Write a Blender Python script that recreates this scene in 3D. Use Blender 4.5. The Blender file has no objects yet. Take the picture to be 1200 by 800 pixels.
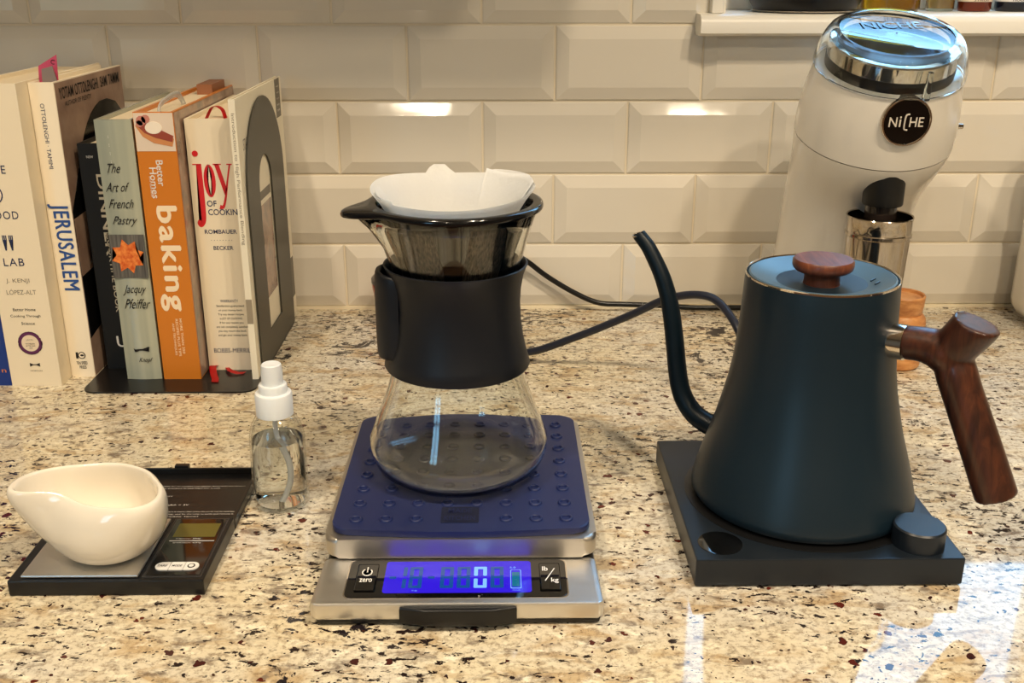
import bpy, bmesh, math, random
from mathutils import Vector, Matrix
random.seed(7)
PI = math.pi
scene = bpy.context.scene
COL = scene.collection

# ------------------------------------------------------------------ camera
cam_d = bpy.data.cameras.new('camera'); cam = bpy.data.objects.new('camera', cam_d); COL.objects.link(cam)
cam.location = (0.17313, -1.12359, 0.36422)
cam.rotation_euler = (math.radians(90 - 19.792), 0, math.radians(-0.614))
cam_d.sensor_width = 36; cam_d.lens = 36.9; cam_d.clip_start = 0.02; cam_d.clip_end = 60
scene.camera = cam

# ------------------------------------------------------------------ world: pale daylight outside the window
w = bpy.data.worlds.new('world'); scene.world = w; w.use_nodes = True
nt = w.node_tree; nt.nodes.clear()
wo = nt.nodes.new('ShaderNodeOutputWorld'); bg = nt.nodes.new('ShaderNodeBackground')
tc = nt.nodes.new('ShaderNodeTexCoord'); sep = nt.nodes.new('ShaderNodeSeparateXYZ'); rp = nt.nodes.new('ShaderNodeValToRGB')
nt.links.new(tc.outputs['Generated'], sep.inputs[0]); nt.links.new(sep.outputs['Z'], rp.inputs[0])
rp.color_ramp.elements[0].position = 0.0; rp.color_ramp.elements[0].color = (.10, .14, .12, 1)
rp.color_ramp.elements[1].position = 1.0; rp.color_ramp.elements[1].color = (.22, .50, .95, 1)
e = rp.color_ramp.elements.new(.04); e.color = (.30, .66, .95, 1)
nt.links.new(rp.outputs[0], bg.inputs[0]); nt.links.new(bg.outputs[0], wo.inputs[0])
bg.inputs[1].default_value = 5.6

# ------------------------------------------------------------------ recessed ceiling lamps (warm)
def lamp(x, y, power, size=.09, col=(1, .83, .61), z=1.515):
    l = bpy.data.lights.new('ceiling_lamp', 'AREA'); l.shape = 'DISK'; l.size = size; l.energy = power; l.color = col
    o = bpy.data.objects.new('ceiling_lamp', l); COL.objects.link(o); o.location = (x, y, z)
lamp(.62, -1.16, 10.0)
lamp(.98, -1.30, 9.0)
lamp(-.30, -1.05, 9.0)
lamp(-.10, -2.30, 8.0)
lamp(.90, -2.50, 7.0)

def portal(loc, rot, sx, sy):
    l = bpy.data.lights.new('window_portal', 'AREA'); l.shape = 'RECTANGLE'; l.size = sx; l.size_y = sy; l.cycles.is_portal = True
    o = bpy.data.objects.new('window_portal', l); COL.objects.link(o); o.location = loc; o.rotation_euler = rot
portal((.665, .135, .78), (-math.pi/2, 0, 0), .53, .90)
portal((-1.475, -3.29, .625), (math.pi/2, 0, 0), .65, 1.15)

scene.view_settings.view_transform = 'Standard'; scene.view_settings.look = 'None'
scene.view_settings.gamma = 1; scene.view_settings.use_curve_mapping = False
scene.view_settings.exposure = 0.50
scene.cycles.max_bounces = 14; scene.cycles.transmission_bounces = 14; scene.cycles.transparent_max_bounces = 16
scene.cycles.sample_clamp_indirect = 6.0

# ------------------------------------------------------------------ materials
def lin(c):
    return tuple(((v/255)/12.92 if v/255 <= .04045 else ((v/255+.055)/1.055)**2.4) for v in c)
def pr(name, rgb, rough=.5, metal=0, coat=0, trans=0, ior=1.45, alpha=1, spec=.5, emit=None, es=0, sss=0):
    m = bpy.data.materials.new(name); m.use_nodes = True; b = m.node_tree.nodes['Principled BSDF']
    b.inputs['Base Color'].default_value = (*lin(rgb), 1); b.inputs['Roughness'].default_value = rough
    b.inputs['Metallic'].default_value = metal; b.inputs['Coat Weight'].default_value = coat
    b.inputs['Coat Roughness'].default_value = .05
    b.inputs['Transmission Weight'].default_value = trans; b.inputs['IOR'].default_value = ior
    b.inputs['Alpha'].default_value = alpha; b.inputs['Specular IOR Level'].default_value = spec
    b.inputs['Subsurface Weight'].default_value = sss
    if sss: b.inputs['Subsurface Radius'].default_value = (.01, .008, .006); b.inputs['Subsurface Scale'].default_value = .5
    if emit: b.inputs['Emission Color'].default_value = (*lin(emit), 1); b.inputs['Emission Strength'].default_value = es
    return m
def N(m, t, **kw):
    n = m.node_tree.nodes.new(t)
    for k, v in kw.items():
        if k.startswith('i_'): n.inputs[k[2:].replace('_', ' ')].default_value = v
        else: setattr(n, k, v)
    return n
def L(m, a, b): m.node_tree.links.new(a, b)
def ramp(m, src, stops, interp='LINEAR'):
    r = N(m, 'ShaderNodeValToRGB'); cr = r.color_ramp; cr.interpolation = interp
    cr.elements[0].position, c = stops[0]; cr.elements[0].color = (*c, 1) if len(c) == 3 else c
    cr.elements[1].position, c = stops[-1]; cr.elements[1].color = (*c, 1)
    for p_, c in stops[1:-1]: e_ = cr.elements.new(p_); e_.color = (*c, 1)
    L(m, src, r.inputs[0]); return r.outputs[0]
def mapping(m, scale=(1, 1, 1), rot=(0, 0, 0), coord='Object'):
    t = N(m, 'ShaderNodeTexCoord'); mp = N(m, 'ShaderNodeMapping')
    mp.inputs['Scale'].default_value = scale; mp.inputs['Rotation'].default_value = rot
    L(m, t.outputs[coord], mp.inputs[0]); return mp.outputs[0]
def noise(m, vec, scale, detail=4, rough=.55, dist=0):
    n = N(m, 'ShaderNodeTexNoise'); n.inputs['Scale'].default_value = scale; n.inputs['Detail'].default_value = detail
    n.inputs['Roughness'].default_value = rough; n.inputs['Distortion'].default_value = dist; L(m, vec, n.inputs[0]); return n.outputs['Fac']
def mix(m, fac, a, b):
    n = N(m, 'ShaderNodeMix', data_type='RGBA')
    if isinstance(fac, (int, float)): n.inputs[0].default_value = fac
    else: L(m, fac, n.inputs[0])
    for s, i in ((a, 6), (b, 7)):
        if isinstance(s, tuple): n.inputs[i].default_value = (*s, 1)
        else: L(m, s, n.inputs[i])
    return n.outputs[2]
def mth(m, op, a, b=0.0, clamp=False):
    n = N(m, 'ShaderNodeMath', operation=op, use_clamp=clamp)
    for s, i in ((a, 0), (b, 1)):
        if isinstance(s, (int, float)): n.inputs[i].default_value = s
        else: L(m, s, n.inputs[i])
    return n.outputs[0]
def BS(m): return m.node_tree.nodes['Principled BSDF']
def bump(m, h, strength=.2, dist=.001):
    b = N(m, 'ShaderNodeBump'); b.inputs['Strength'].default_value = strength; b.inputs['Distance'].default_value = dist
    L(m, h, b.inputs['Height']); L(m, b.outputs[0], BS(m).inputs['Normal'])

# granite
M_granite = pr('granite', (210, 190, 150), .07, spec=.5)
m = M_granite; v = mapping(m)
vs = mapping(m, (1.0, 2.1, 1), (0, 0, .28))
big = noise(m, v, 4.5, 4, .6, .4); mid = noise(m, vs, 22, 6, .62, .8); fine = noise(m, v, 230, 5, .7)
c = mix(m, ramp(m, big, [(.40, (0, 0, 0)), (.62, (1, 1, 1))]), lin((221, 208, 176)), lin((214, 209, 196)))
c = mix(m, ramp(m, mid, [(.50, (0, 0, 0)), (.64, (.85, .85, .85))]), c, lin((186, 160, 120)))
mid2 = noise(m, mapping(m, (1.3, 2.6, 1), (0, 0, -.2)), 38, 5, .65, .5)
c = mix(m, ramp(m, mid2, [(.54, (0, 0, 0)), (.66, (.9, .9, .9))]), c, lin((124, 112, 100)))
lt = noise(m, vs, 60, 4, .6)
c = mix(m, ramp(m, lt, [(.56, (0, 0, 0)), (.66, (.8, .8, .8))]), c, lin((246, 238, 214)))
c = mix(m, ramp(m, fine, [(.48, (0, 0, 0)), (.66, (.75, .75, .75))]), c, lin((120, 98, 74)))
# dark flakes, drawn out, denser in patches
fl = noise(m, mapping(m, (1, 1.9, 1), (0, 0, .45)), 105, 5, .62, .3)
patch = noise(m, v, 7, 3, .6)
thr = mth(m, 'ADD', fl, mth(m, 'MULTIPLY', mth(m, 'SUBTRACT', patch, .5), .42))
c = mix(m, ramp(m, thr, [(.602, (0, 0, 0)), (.622, (1, 1, 1))]), c, lin((40, 30, 28)))
vein = noise(m, mapping(m, (1, 1.5, 1), (0, 0, .7)), 30, 6, .7, 1.2)
thr2 = mth(m, 'ADD', vein, mth(m, 'MULTIPLY', mth(m, 'SUBTRACT', noise(m, v, 3.2, 2, .5), .5), .5))
c = mix(m, ramp(m, thr2, [(.655, (0, 0, 0)), (.67, (1, 1, 1))]), c, lin((36, 30, 34)))
# garnet spots
vo = N(m, 'ShaderNodeTexVoronoi'); vo.inputs['Scale'].default_value = 105; vo.inputs['Randomness'].default_value = 1
wv = N(m, 'ShaderNodeVectorMath', operation='ADD'); L(m, v, wv.inputs[0])
nz = N(m, 'ShaderNodeTexNoise'); nz.inputs['Scale'].default_value = 190; L(m, v, nz.inputs[0])
sc = N(m, 'ShaderNodeVectorMath', operation='SCALE'); sc.inputs['Scale'].default_value = .007; L(m, nz.outputs['Color'], sc.inputs[0]); L(m, sc.outputs[0], wv.inputs[1])
L(m, wv.outputs[0], vo.inputs['Vector'])
sepc = N(m, 'ShaderNodeSeparateColor'); L(m, vo.outputs['Color'], sepc.inputs[0])
rad = mth(m, 'MULTIPLY', mth(m, 'SUBTRACT', sepc.outputs[0], .60, True), .80)
spot = mth(m, 'LESS_THAN', vo.outputs['Distance'], rad)
c = mix(m, spot, c, mix(m, sepc.outputs[1], lin((92, 34, 24)), lin((48, 30, 30))))
vo2 = N(m, 'ShaderNodeTexVoronoi'); vo2.inputs['Scale'].default_value = 260; L(m, wv.outputs[0], vo2.inputs['Vector'])
sp2 = N(m, 'ShaderNodeSeparateColor'); L(m, vo2.outputs['Color'], sp2.inputs[0])
spot2 = mth(m, 'LESS_THAN', vo2.outputs['Distance'], mth(m, 'MULTIPLY', mth(m, 'SUBTRACT', sp2.outputs[0], .72, True), 1.2))
c = mix(m, spot2, c, mix(m, sp2.outputs[1], lin((60, 34, 26)), lin((34, 28, 30))))
L(m, c, BS(m).inputs['Base Color'])
L(m, ramp(m, fine, [(.3, (.025, .025, .025)), (.7, (.055, .055, .055))]), BS(m).inputs['Roughness'])

M_tile = pr('glazed_tile', (222, 215, 201), .09, coat=.3)
m = M_tile; bump(m, noise(m, mapping(m), 14, 2, .5), .25, .004)
M_grout = pr('grout', (226, 214, 190), .85)
M_caulk = pr('caulk', (236, 224, 196), .5)
M_wall = pr('wall_paint', (222, 212, 194), .8)
m = M_wall; bump(m, noise(m, mapping(m), 90, 3), .1, .001)
M_room = pr('room_paint', (128, 124, 116), .8)
M_floor = pr('floor_wood', (120, 86, 56), .4)
M_trim = pr('white_trim', (238, 234, 224), .35)
M_cabinet = pr('cabinet_paint', (228, 222, 208), .4)

def thin_glass(name, tint=(1, 1, 1), pwr=5, f0=.04):
    mm = bpy.data.materials.new(name); mm.use_nodes = True; n_ = mm.node_tree; n_.nodes.clear()
    o = n_.nodes.new('ShaderNodeOutputMaterial'); mx = n_.nodes.new('ShaderNodeMixShader'); lw = n_.nodes.new('ShaderNodeLayerWeight'); pw = n_.nodes.new('ShaderNodeMath'); pw.operation = 'POWER'; pw.inputs[1].default_value = pwr; fr = n_.nodes.new('ShaderNodeMath'); fr.operation = 'MULTIPLY_ADD'; fr.inputs[1].default_value = .9; fr.inputs[2].default_value = f0; n_.links.new(lw.outputs['Facing'], pw.inputs[0]); n_.links.new(pw.outputs[0], fr.inputs[0])
    t = n_.nodes.new('ShaderNodeBsdfTransparent'); g = n_.nodes.new('ShaderNodeBsdfGlossy'); g.inputs['Roughness'].default_value = .01
    t.inputs[0].default_value = (*tint, 1); 
    n_.links.new(fr.outputs[0], mx.inputs[0]); n_.links.new(t.outputs[0], mx.inputs[1]); n_.links.new(g.outputs[0], mx.inputs[2]); n_.links.new(mx.outputs[0], o.inputs[0])
    return mm
M_pane = thin_glass('window_pane_glass')

M_glass = pr('clear_glass', (252, 254, 252), 0, trans=1, ior=1.47)
M_carafe = thin_glass('carafe_glass', (.985, .99, .985), 4.2, .03)
M_plastic_clear = pr('clear_plastic', (248, 252, 252), .02, trans=1, ior=1.45)
M_water = pr('clear_liquid', (250, 252, 252), 0, trans=1, ior=1.33)

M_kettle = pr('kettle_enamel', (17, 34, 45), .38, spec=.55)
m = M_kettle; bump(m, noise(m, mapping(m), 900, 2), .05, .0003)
M_kettle_lid = pr('kettle_lid_skylit', (60, 84, 98), .34, spec=.7)  # same enamel as the body; the sky's reflection is put into this lighter colour
M_base = pr('base_black', (22, 29, 37), .36)
M_black_gloss = pr('gloss_black', (8, 8, 9), .06, coat=.5)
M_black = pr('black_plastic', (18, 18, 19), .32)
M_black_soft = pr('soft_black_band', (17, 20, 27), .45)
M_blackmetal = pr('black_enamelled_steel', (18, 17, 17), .30, coat=.1)
M_steel = pr('brushed_steel', (222, 220, 216), .28, metal=1)
m = M_steel; L(m, ramp(m, noise(m, mapping(m, (5, 2200, 2200)), 1, 2), [(.3, (.34, .34, .34)), (.7, (.42, .42, .42))]), BS(m).inputs['Roughness'])
M_chrome = pr('polished_steel', (214, 206, 196), .06, metal=1)
M_cup = pr('cup_steel', (190, 180, 166), .10, metal=1)
M_rubber = pr('navy_silicone', (27, 38, 84), .42)
M_cable = pr('navy_cable', (34, 38, 52), .35)
M_cable_k = pr('black_cable', (14, 14, 15), .3)
M_grinder = pr('cream_enamel', (226, 220, 208), .12, coat=.4)
M_ceramic = pr('white_porcelain', (240, 232, 216), .08, coat=.6)
M_white_plastic = pr('white_plastic', (232, 236, 238), .3, sss=.1)
M_tubep = pr('translucent_tube', (225, 230, 232), .25, alpha=.6)
M_paper_in = pr('filter_paper', (250, 250, 248), .9, sss=.0)
m = M_paper_in; bump(m, noise(m, mapping(m), 260, 4), .35, .0008)
M_mesh = pr('filter_mesh', (92, 82, 70), .35, metal=.6)
m = M_mesh; L(m, ramp(m, noise(m, mapping(m, (900, 900, 60)), 1, 3), [(.35, lin((34, 30, 27))), (.7, lin((96, 84, 70)))]), BS(m).inputs['Base Color'])
M_smoke = pr('smoky_black_plastic', (12, 12, 14), .12, coat=.3)
M_lcd_off = pr('dim_lcd', (92, 88, 40), .15)
M_ink = pr('ink_black', (24, 20, 20), .6)
M_white_ink = pr('ink_white', (230, 226, 218), .6)

def wood(name, a, b, c_, scale=1, rough=.35, rot=(0, 0, 0), st=(30, 30, 260)):
    mm = pr(name, a, rough, coat=.15)
    vv = mapping(mm, st, rot); n1 = noise(mm, vv, scale, 5, .6, .6)
    cc = ramp(mm, n1, [(.28, lin(a)), (.5, lin(b)), (.72, lin(c_))])
    L(mm, cc, BS(mm).inputs['Base Color']); bump(mm, n1, .08, .0005); return mm
M_walnut = wood('walnut_wood', (34, 17, 12), (64, 34, 22), (92, 50, 31), 1.0, .36, (0, .28, 0), (160, 160, 14))
M_knobwood = wood('knob_wood', (66, 32, 20), (104, 54, 34), (132, 76, 50), 1.0, .4, (0, 0, 0), (220, 22, 60))
M_lightwood = wood('beech_wood', (176, 112, 62), (204, 142, 84), (220, 164, 104), 1.0, .45, (0, 0, 0), (60, 60, 200))

def paper(name, rgb, rough=.45, coat=0): 
    mm = pr(name, rgb, rough, coat=coat); return mm
M_pages = pr('book_pages', (222, 206, 176), .8)
m = M_pages; bump(m, noise(m, mapping(m, (900, 8, 8)), 1, 2), .5, .0006)

# ------------------------------------------------------------------ object helpers
def tag(o, label=None, cat=None, group=None, kind=None):
    if label: o['label'] = label
    if cat: o['category'] = cat
    if group: o['group'] = group
    if kind: o['kind'] = kind
    return o
def thing(name, label, cat, loc=(0, 0, 0), group=None):
    o = bpy.data.objects.new(name, None); COL.objects.link(o); o.location = loc; o.empty_display_size = .02
    return tag(o, label, cat, group)
def origin_of(p):
    v_ = Vector((0, 0, 0))
    while p: v_ += p.location; p = p.parent
    return v_
def link(name, me, mat, parent=None, smooth=40, kind=None, label=None):
    """mesh data is in world coordinates; shift it into the parent's frame"""
    if parent: me.transform(Matrix.Translation(-origin_of(parent)))
    if mat: me.materials.clear(); me.materials.append(mat)
    if smooth is not None:
        for p_ in me.polygons: p_.use_smooth = True
        me.set_sharp_from_angle(angle=math.radians(smooth))
    o = bpy.data.objects.new(name, me); COL.objects.link(o); o.parent = parent
    if kind: o['kind'] = kind
    if label: o['label'] = label
    return o
def from_bm(name, bm, mat, parent=None, smooth=40, **k):
    bmesh.ops.recalc_face_normals(bm, faces=bm.faces)
    me = bpy.data.meshes.new(name); bm.to_mesh(me); bm.free(); return link(name, me, mat, parent, smooth, **k)
def add_box(bm, x0, x1, y0, y1, z0, z1, r=0, seg=2):
    res = bmesh.ops.create_cube(bm, size=1); vs_ = res['verts']
    for v_ in vs_:
        v_.co = Vector(((x0+x1)/2 + v_.co.x*(x1-x0), (y0+y1)/2 + v_.co.y*(y1-y0), (z0+z1)/2 + v_.co.z*(z1-z0)))
    if r:
        es = list({e_ for v_ in vs_ for e_ in v_.link_edges})
        bmesh.ops.bevel(bm, geom=es, offset=r, segments=seg, profile=.5, affect='EDGES')
def wn(o, r):
    if r: md_ = o.modifiers.new('normals', 'WEIGHTED_NORMAL'); md_.keep_sharp = True; md_.weight = 80
    return o
def box(name, x0, x1, y0, y1, z0, z1, mat, parent=None, r=0, seg=2, **k):
    bm = bmesh.new(); add_box(bm, x0, x1, y0, y1, z0, z1, r, seg); return wn(from_bm(name, bm, mat, parent, **k), r)
def add_prism(bm, pts, f, t):
    """pts 2D outline; f(u,v,w)->Vector ; extruded w from 0 to t"""
    a = [bm.verts.new(f(u, v_, 0)) for u, v_ in pts]; b = [bm.verts.new(f(u, v_, t)) for u, v_ in pts]
    fa = bm.faces.new(a); fb = bm.faces.new(b[::-1]); n_ = len(pts)
    for i in range(n_): bm.faces.new((a[i], b[i], b[(i+1) % n_], a[(i+1) % n_]))
    return fa, fb
def prism(name, pts, f, t, mat, parent=None, r=0, seg=2, smooth=40, **k):
    bm = bmesh.new(); fa, fb = add_prism(bm, pts, f, t)
    if r:
        es = list(set(fa.edges) | set(fb.edges)); bmesh.ops.bevel(bm, geom=es, offset=r, segments=seg, profile=.5, affect='EDGES')
    bmesh.ops.triangulate(bm, faces=[q for q in bm.faces if len(q.verts) > 6])
    return wn(from_bm(name, bm, mat, parent, smooth, **k), r)
def add_lathe(bm, cx, cy, prof, n=48, bump_f=None, az=0, cap=True):
    """prof: (r,z); bump_f(k, phi)->dr where phi is the angle from azimuth az"""
    rings = []
    for k_, (r, z) in enumerate(prof):
        if r < 1e-6: rings.append([bm.verts.new((cx, cy, z))]); continue
        ring = []
        for i in range(n):
            a = 2*PI*i/n; d = (a - az + PI) % (2*PI) - PI
            dr, dz = bump_f(k_, d) if bump_f else (0, 0)
            ring.append(bm.verts.new((cx+(r+dr)*math.cos(a), cy+(r+dr)*math.sin(a), z+dz)))
        rings.append(ring)
    for A, B in zip(rings, rings[1:]):
        if len(A) == 1 and len(B) == 1: continue
        for i in range(n):
            j = (i+1) % n
            if len(A) == 1: bm.faces.new((A[0], B[j], B[i]))
            elif len(B) == 1: bm.faces.new((A[i], A[j], B[0]))
            else: bm.faces.new((A[i], A[j], B[j], B[i]))
    if cap:
        for ring in (rings[0], rings[-1]):
            if len(ring) > 1: bm.faces.new(ring)
    return rings
def lathe(name, cx, cy, prof, mat, parent=None, n=48, smooth=35, bump_f=None, az=0, cap=True, **k):
    bm = bmesh.new(); add_lathe(bm, cx, cy, prof, n, bump_f, az, cap); return from_bm(name, bm, mat, parent, smooth, **k)
def catmull(pts, sub=8):
    P_ = [Vector(p_) for p_ in pts]; out = []
    for i in range(len(P_)-1):
        p0 = P_[max(i-1, 0)]; p1 = P_[i]; p2 = P_[i+1]; p3 = P_[min(i+2, len(P_)-1)]
        for s in range(sub):
            t = s/sub
            out.append(.5*((2*p1) + (-p0+p2)*t + (2*p0-5*p1+4*p2-p3)*t*t + (-p0+3*p1-3*p2+p3)*t**3))
    out.append(P_[-1]); return out
def add_tube(bm, pts, rad, n=14, sub=8, flat=None, cap=True, end_normals=None):
    """pts 3D control points; rad number or list"""
    rl = rad if isinstance(rad, (list, tuple)) else [rad]*len(pts)
    sp = catmull([(*p_, ) for p_ in pts], sub); rr = [v_[0] for v_ in catmull([(r, 0, 0) for r in rl], sub)]
    up = None; rings = []
    for i, p_ in enumerate(sp):
        t = (sp[min(i+1, len(sp)-1)] - sp[max(i-1, 0)]).normalized()
        if end_normals and i == 0 and end_normals[0]: t = Vector(end_normals[0]).normalized()
        if end_normals and i == len(sp)-1 and end_normals[1]: t = Vector(end_normals[1]).normalized()
        if up is None:
            up = Vector((0, 1, 0)) if abs(t.y) < .9 else Vector((1, 0, 0))
        up = (up - t*up.dot(t)).normalized(); sd = t.cross(up)
        r = max(rr[i], 1e-4); rx, ry = (r, r) if not flat else (r*flat[0], r*flat[1])
        rings.append([bm.verts.new(p_ + up*(math.cos(2*PI*k_/n)*rx) + sd*(math.sin(2*PI*k_/n)*ry)) for k_ in range(n)])
    for A, B in zip(rings, rings[1:]):
        for k_ in range(n): bm.faces.new((A[k_], A[(k_+1) % n], B[(k_+1) % n], B[k_]))
    if cap: bm.faces.new(rings[0][::-1]); bm.faces.new(rings[-1])
    return rings
def tube(name, pts, rad, mat, parent=None, n=14, sub=8, **k):
    kk = {q: k.pop(q) for q in ('flat', 'cap', 'end_normals') if q in k}
    bm = bmesh.new(); add_tube(bm, pts, rad, n, sub, **kk); return from_bm(name, bm, mat, parent, 50, **k)
def rrect(x0, x1, y0, y1, r, n=5):
    o = []
    for cx, cy, a0 in ((x1-r, y1-r, 0), (x0+r, y1-r, 90), (x0+r, y0+r, 180), (x1-r, y0+r, 270)):
        for i in range(n+1):
            a = math.radians(a0+90*i/n); o.append((cx+r*math.cos(a), cy+r*math.sin(a)))
    return o
def circ(cx, cy, r, n=32, ry=None): return [(cx+r*math.cos(2*PI*i/n), cy+(ry or r)*math.sin(2*PI*i/n)) for i in range(n)]
def plane_f(o, x, y):
    """frame on a surface: f(u,v,w) = o + u*x + v*y + w*normal"""
    o, x, y = Vector(o), Vector(x).normalized(), Vector(y).normalized(); nn = x.cross(y)
    return lambda u, v_, w_: o + x*u + y*v_ + nn*w_
def decal(name, pts, f, mat, parent, t=.00025, label=None):
    return prism(name, pts, f, t, mat, parent, smooth=None, label=label)
_fc = None
def textbox(s, f, cu, cv, w_, h_, mat, parent, name='lettering', bold=0, shear=0, rot=0, t=.0002, label=None, space=1):
    """lettering fitted into a box w_ x h_ centred on (cu,cv) of the frame f"""
    c_ = bpy.data.curves.new(name, 'FONT'); c_.body = s; c_.size = 1; c_.offset = min(bold, .01) if bold <= .025 else 0; c_.shear = shear; c_.resolution_u = 3
    c_.space_character = space; c_.align_x = 'CENTER'
    o = bpy.data.objects.new('tmp', c_); COL.objects.link(o)
    me = bpy.data.meshes.new_from_object(o); bpy.data.objects.remove(o)
    xs = [v_.co.x for v_ in me.vertices]; ys = [v_.co.y for v_ in me.vertices]
    x0, x1, y0, y1 = min(xs), max(xs), min(ys), max(ys)
    sx = w_/(x1-x0); sy = h_/(y1-y0) if h_ else sx
    cr, sr = math.cos(rot), math.sin(rot)
    for v_ in me.vertices:
        u = (v_.co.x-(x0+x1)/2)*sx; q = (v_.co.y-(y0+y1)/2)*sy
        v_.co = f(cu+u*cr-q*sr, cv+u*sr+q*cr, t)
    if bold > .025:
        bm = bmesh.new(); bm.from_mesh(me); base = bm.verts[:]+bm.edges[:]+bm.faces[:]; b_ = bold*abs(sx)*.55
        for k_, (du, dv) in enumerate(((b_, 0), (-b_, 0), (0, b_*.6), (0, -b_*.6))):
            off = f(du, dv, .00002*(k_+1))-f(0, 0, 0)
            for g_ in bmesh.ops.duplicate(bm, geom=base)['geom']:
                if isinstance(g_, bmesh.types.BMVert): g_.co += off
        bm.to_mesh(me); bm.free()
    return link(name, me, mat, parent, None, label=label)

# ------------------------------------------------------------------ SETTING
bx = box
ROOMX0, ROOMX1, ROOMY = -2.2, 2.4, -3.2
WX0, WX1, WZ0, WZ1 = .400, .912, .300, 1.25      # window opening
wall = bpy.data.objects.new('wall_back', None); COL.objects.link(wall); tag(wall, 'cream tiled kitchen wall behind the counter', kind='structure')
def wallpart(n_, *a):
    return bx(n_, *a, M_grout if n_ == 'grout_bed' else M_wall, wall)
wallpart('grout_bed', -1.2, WX0, .0016, .14, -.03, .62)
wallpart('grout_bed', WX0, 1.6, .0016, .14, -.03, .300)
wallpart('plaster', ROOMX0, -1.2, .005, .14, -.9, 1.53)
wallpart('plaster', -1.2, WX0, .005, .14, .62, 1.53)
wallpart('plaster', WX0, WX1, .005, .14, WZ1, 1.53)
wallpart('grout_bed', WX1, 1.6, .0016, .14, .300, .62)
wallpart('plaster', WX1, ROOMX1, .005, .14, .62, 1.53)
wallpart('plaster', 1.6, ROOMX1, .005, .14, .300, .62)
wallpart('plaster', 1.6, ROOMX1, .005, .14, -.9, .300)
wallpart('plaster', -1.2, 1.6, .02, .14, -.9, -.03)
def room(n_, lab, *a, mat=M_wall):
    o = bx(n_, *a, mat); tag(o, lab, kind='structure')
room('wall_left', 'plain painted wall on the left side of the room', ROOMX0-.1, ROOMX0, ROOMY, .14, -.9, 1.53, mat=M_room)
room('wall_right', 'plain painted wall on the right side of the room', ROOMX1, ROOMX1+.1, ROOMY, .14, -.9, 1.53, mat=M_room)
wf = bpy.data.objects.new('wall_front', None); COL.objects.link(wf); tag(wf, 'plain painted wall behind the viewer', kind='structure')
for a in ((ROOMX0-.1, -1.80, -.9, 1.53), (-1.15, ROOMX1+.1, -.9, 1.53), (-1.80, -1.15, 1.20, 1.53), (-1.80, -1.15, -.9, .05)):
    bx('plaster', a[0], a[1], ROOMY-.1, ROOMY, a[2], a[3], M_room, wf)
w2 = bpy.data.objects.new('window_2', None); COL.objects.link(w2); tag(w2, 'tall paned window behind the viewer', kind='structure')
for x0 in (-1.80, -1.4958, -1.1917): bx('window_frame', x0, x0+.0417, ROOMY-.06, ROOMY-.02, .05, 1.20, M_trim, w2)
for z0 in (.05, .42, .79, 1.16): bx('window_frame', -1.80, -1.15, ROOMY-.055, ROOMY-.025, z0, z0+.04, M_trim, w2)
bx('pane', -1.79, -1.16, ROOMY-.042, ROOMY-.039, .06, 1.19, M_pane, w2)
room('ceiling', 'plain painted ceiling', ROOMX0-.1, ROOMX1+.1, ROOMY-.1, .14, 1.53, 1.6)
room('floor', 'brown wooden floor', ROOMX0-.1, ROOMX1+.1, ROOMY-.1, .14, -.97, -.9, mat=M_floor)

# bevelled tiles: half-bond courses, course height .0772, tile pitch .1535
def tile_mesh(wd, ht):
    bm = bmesh.new(); g = .0011; b_ = min(.0125, wd*.3)
    def ring(ins, y): return [bm.verts.new((x, y, z)) for x, z in ((ins, ins), (wd-ins, ins), (wd-ins, ht-ins), (ins, ht-ins))]
    R_ = [ring(g, .0030), ring(g, .0008), ring(g+.0008, 0), ring(g+b_, -.0038), ring(g+b_+.0006, -.0040)]
    for A, B in zip(R_, R_[1:]):
        for i in range(4): bm.faces.new((A[i], A[(i+1) % 4], B[(i+1) % 4], B[i]))
    bm.faces.new(R_[-1]); bmesh.ops.recalc_face_normals(bm, faces=bm.faces)
    me = bpy.data.meshes.new('tile'); bm.to_mesh(me); bm.free(); me.materials.append(M_tile); return me
cache = {}
courses = [(.0022, .0738, 0)] + [(.0738+.0772*k_, .0738+.0772*(k_+1), (k_+1) % 2) for k_ in range(5)]
for z0, z1, ph in courses:
    k_ = -4
    while True:
        x0 = k_*.1535 + (.0765 if ph else .0005); x1 = x0+.1535; k_ += 1
        if x0 > 1.35: break
        if x0 < .387 < x1 and z1 > .32: x1 = .387
        if x0 < .925 < x1 and z1 > .32: x0 = .9265
        if x1 - x0 < .02: continue
        if .387 <= x0 < .92 and z1 > .31: continue
        key = (round(x1-x0, 4), round(z1-z0, 4))
        if key not in cache: cache[key] = tile_mesh(*key)
        o = bpy.data.objects.new('tile', cache[key]); COL.objects.link(o); o.parent = wall
        o.location = (x0, random.uniform(-.0003, .0003), z0); o.rotation_euler = (random.uniform(-.004, .004), 0, random.uniform(-.003, .003))
caulk = bx('trim_1', -1.2, 1.6, -.0035, .006, 0, .0028, M_caulk); tag(caulk, 'pale caulk line along the foot of the tiles', kind='structure')

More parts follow.
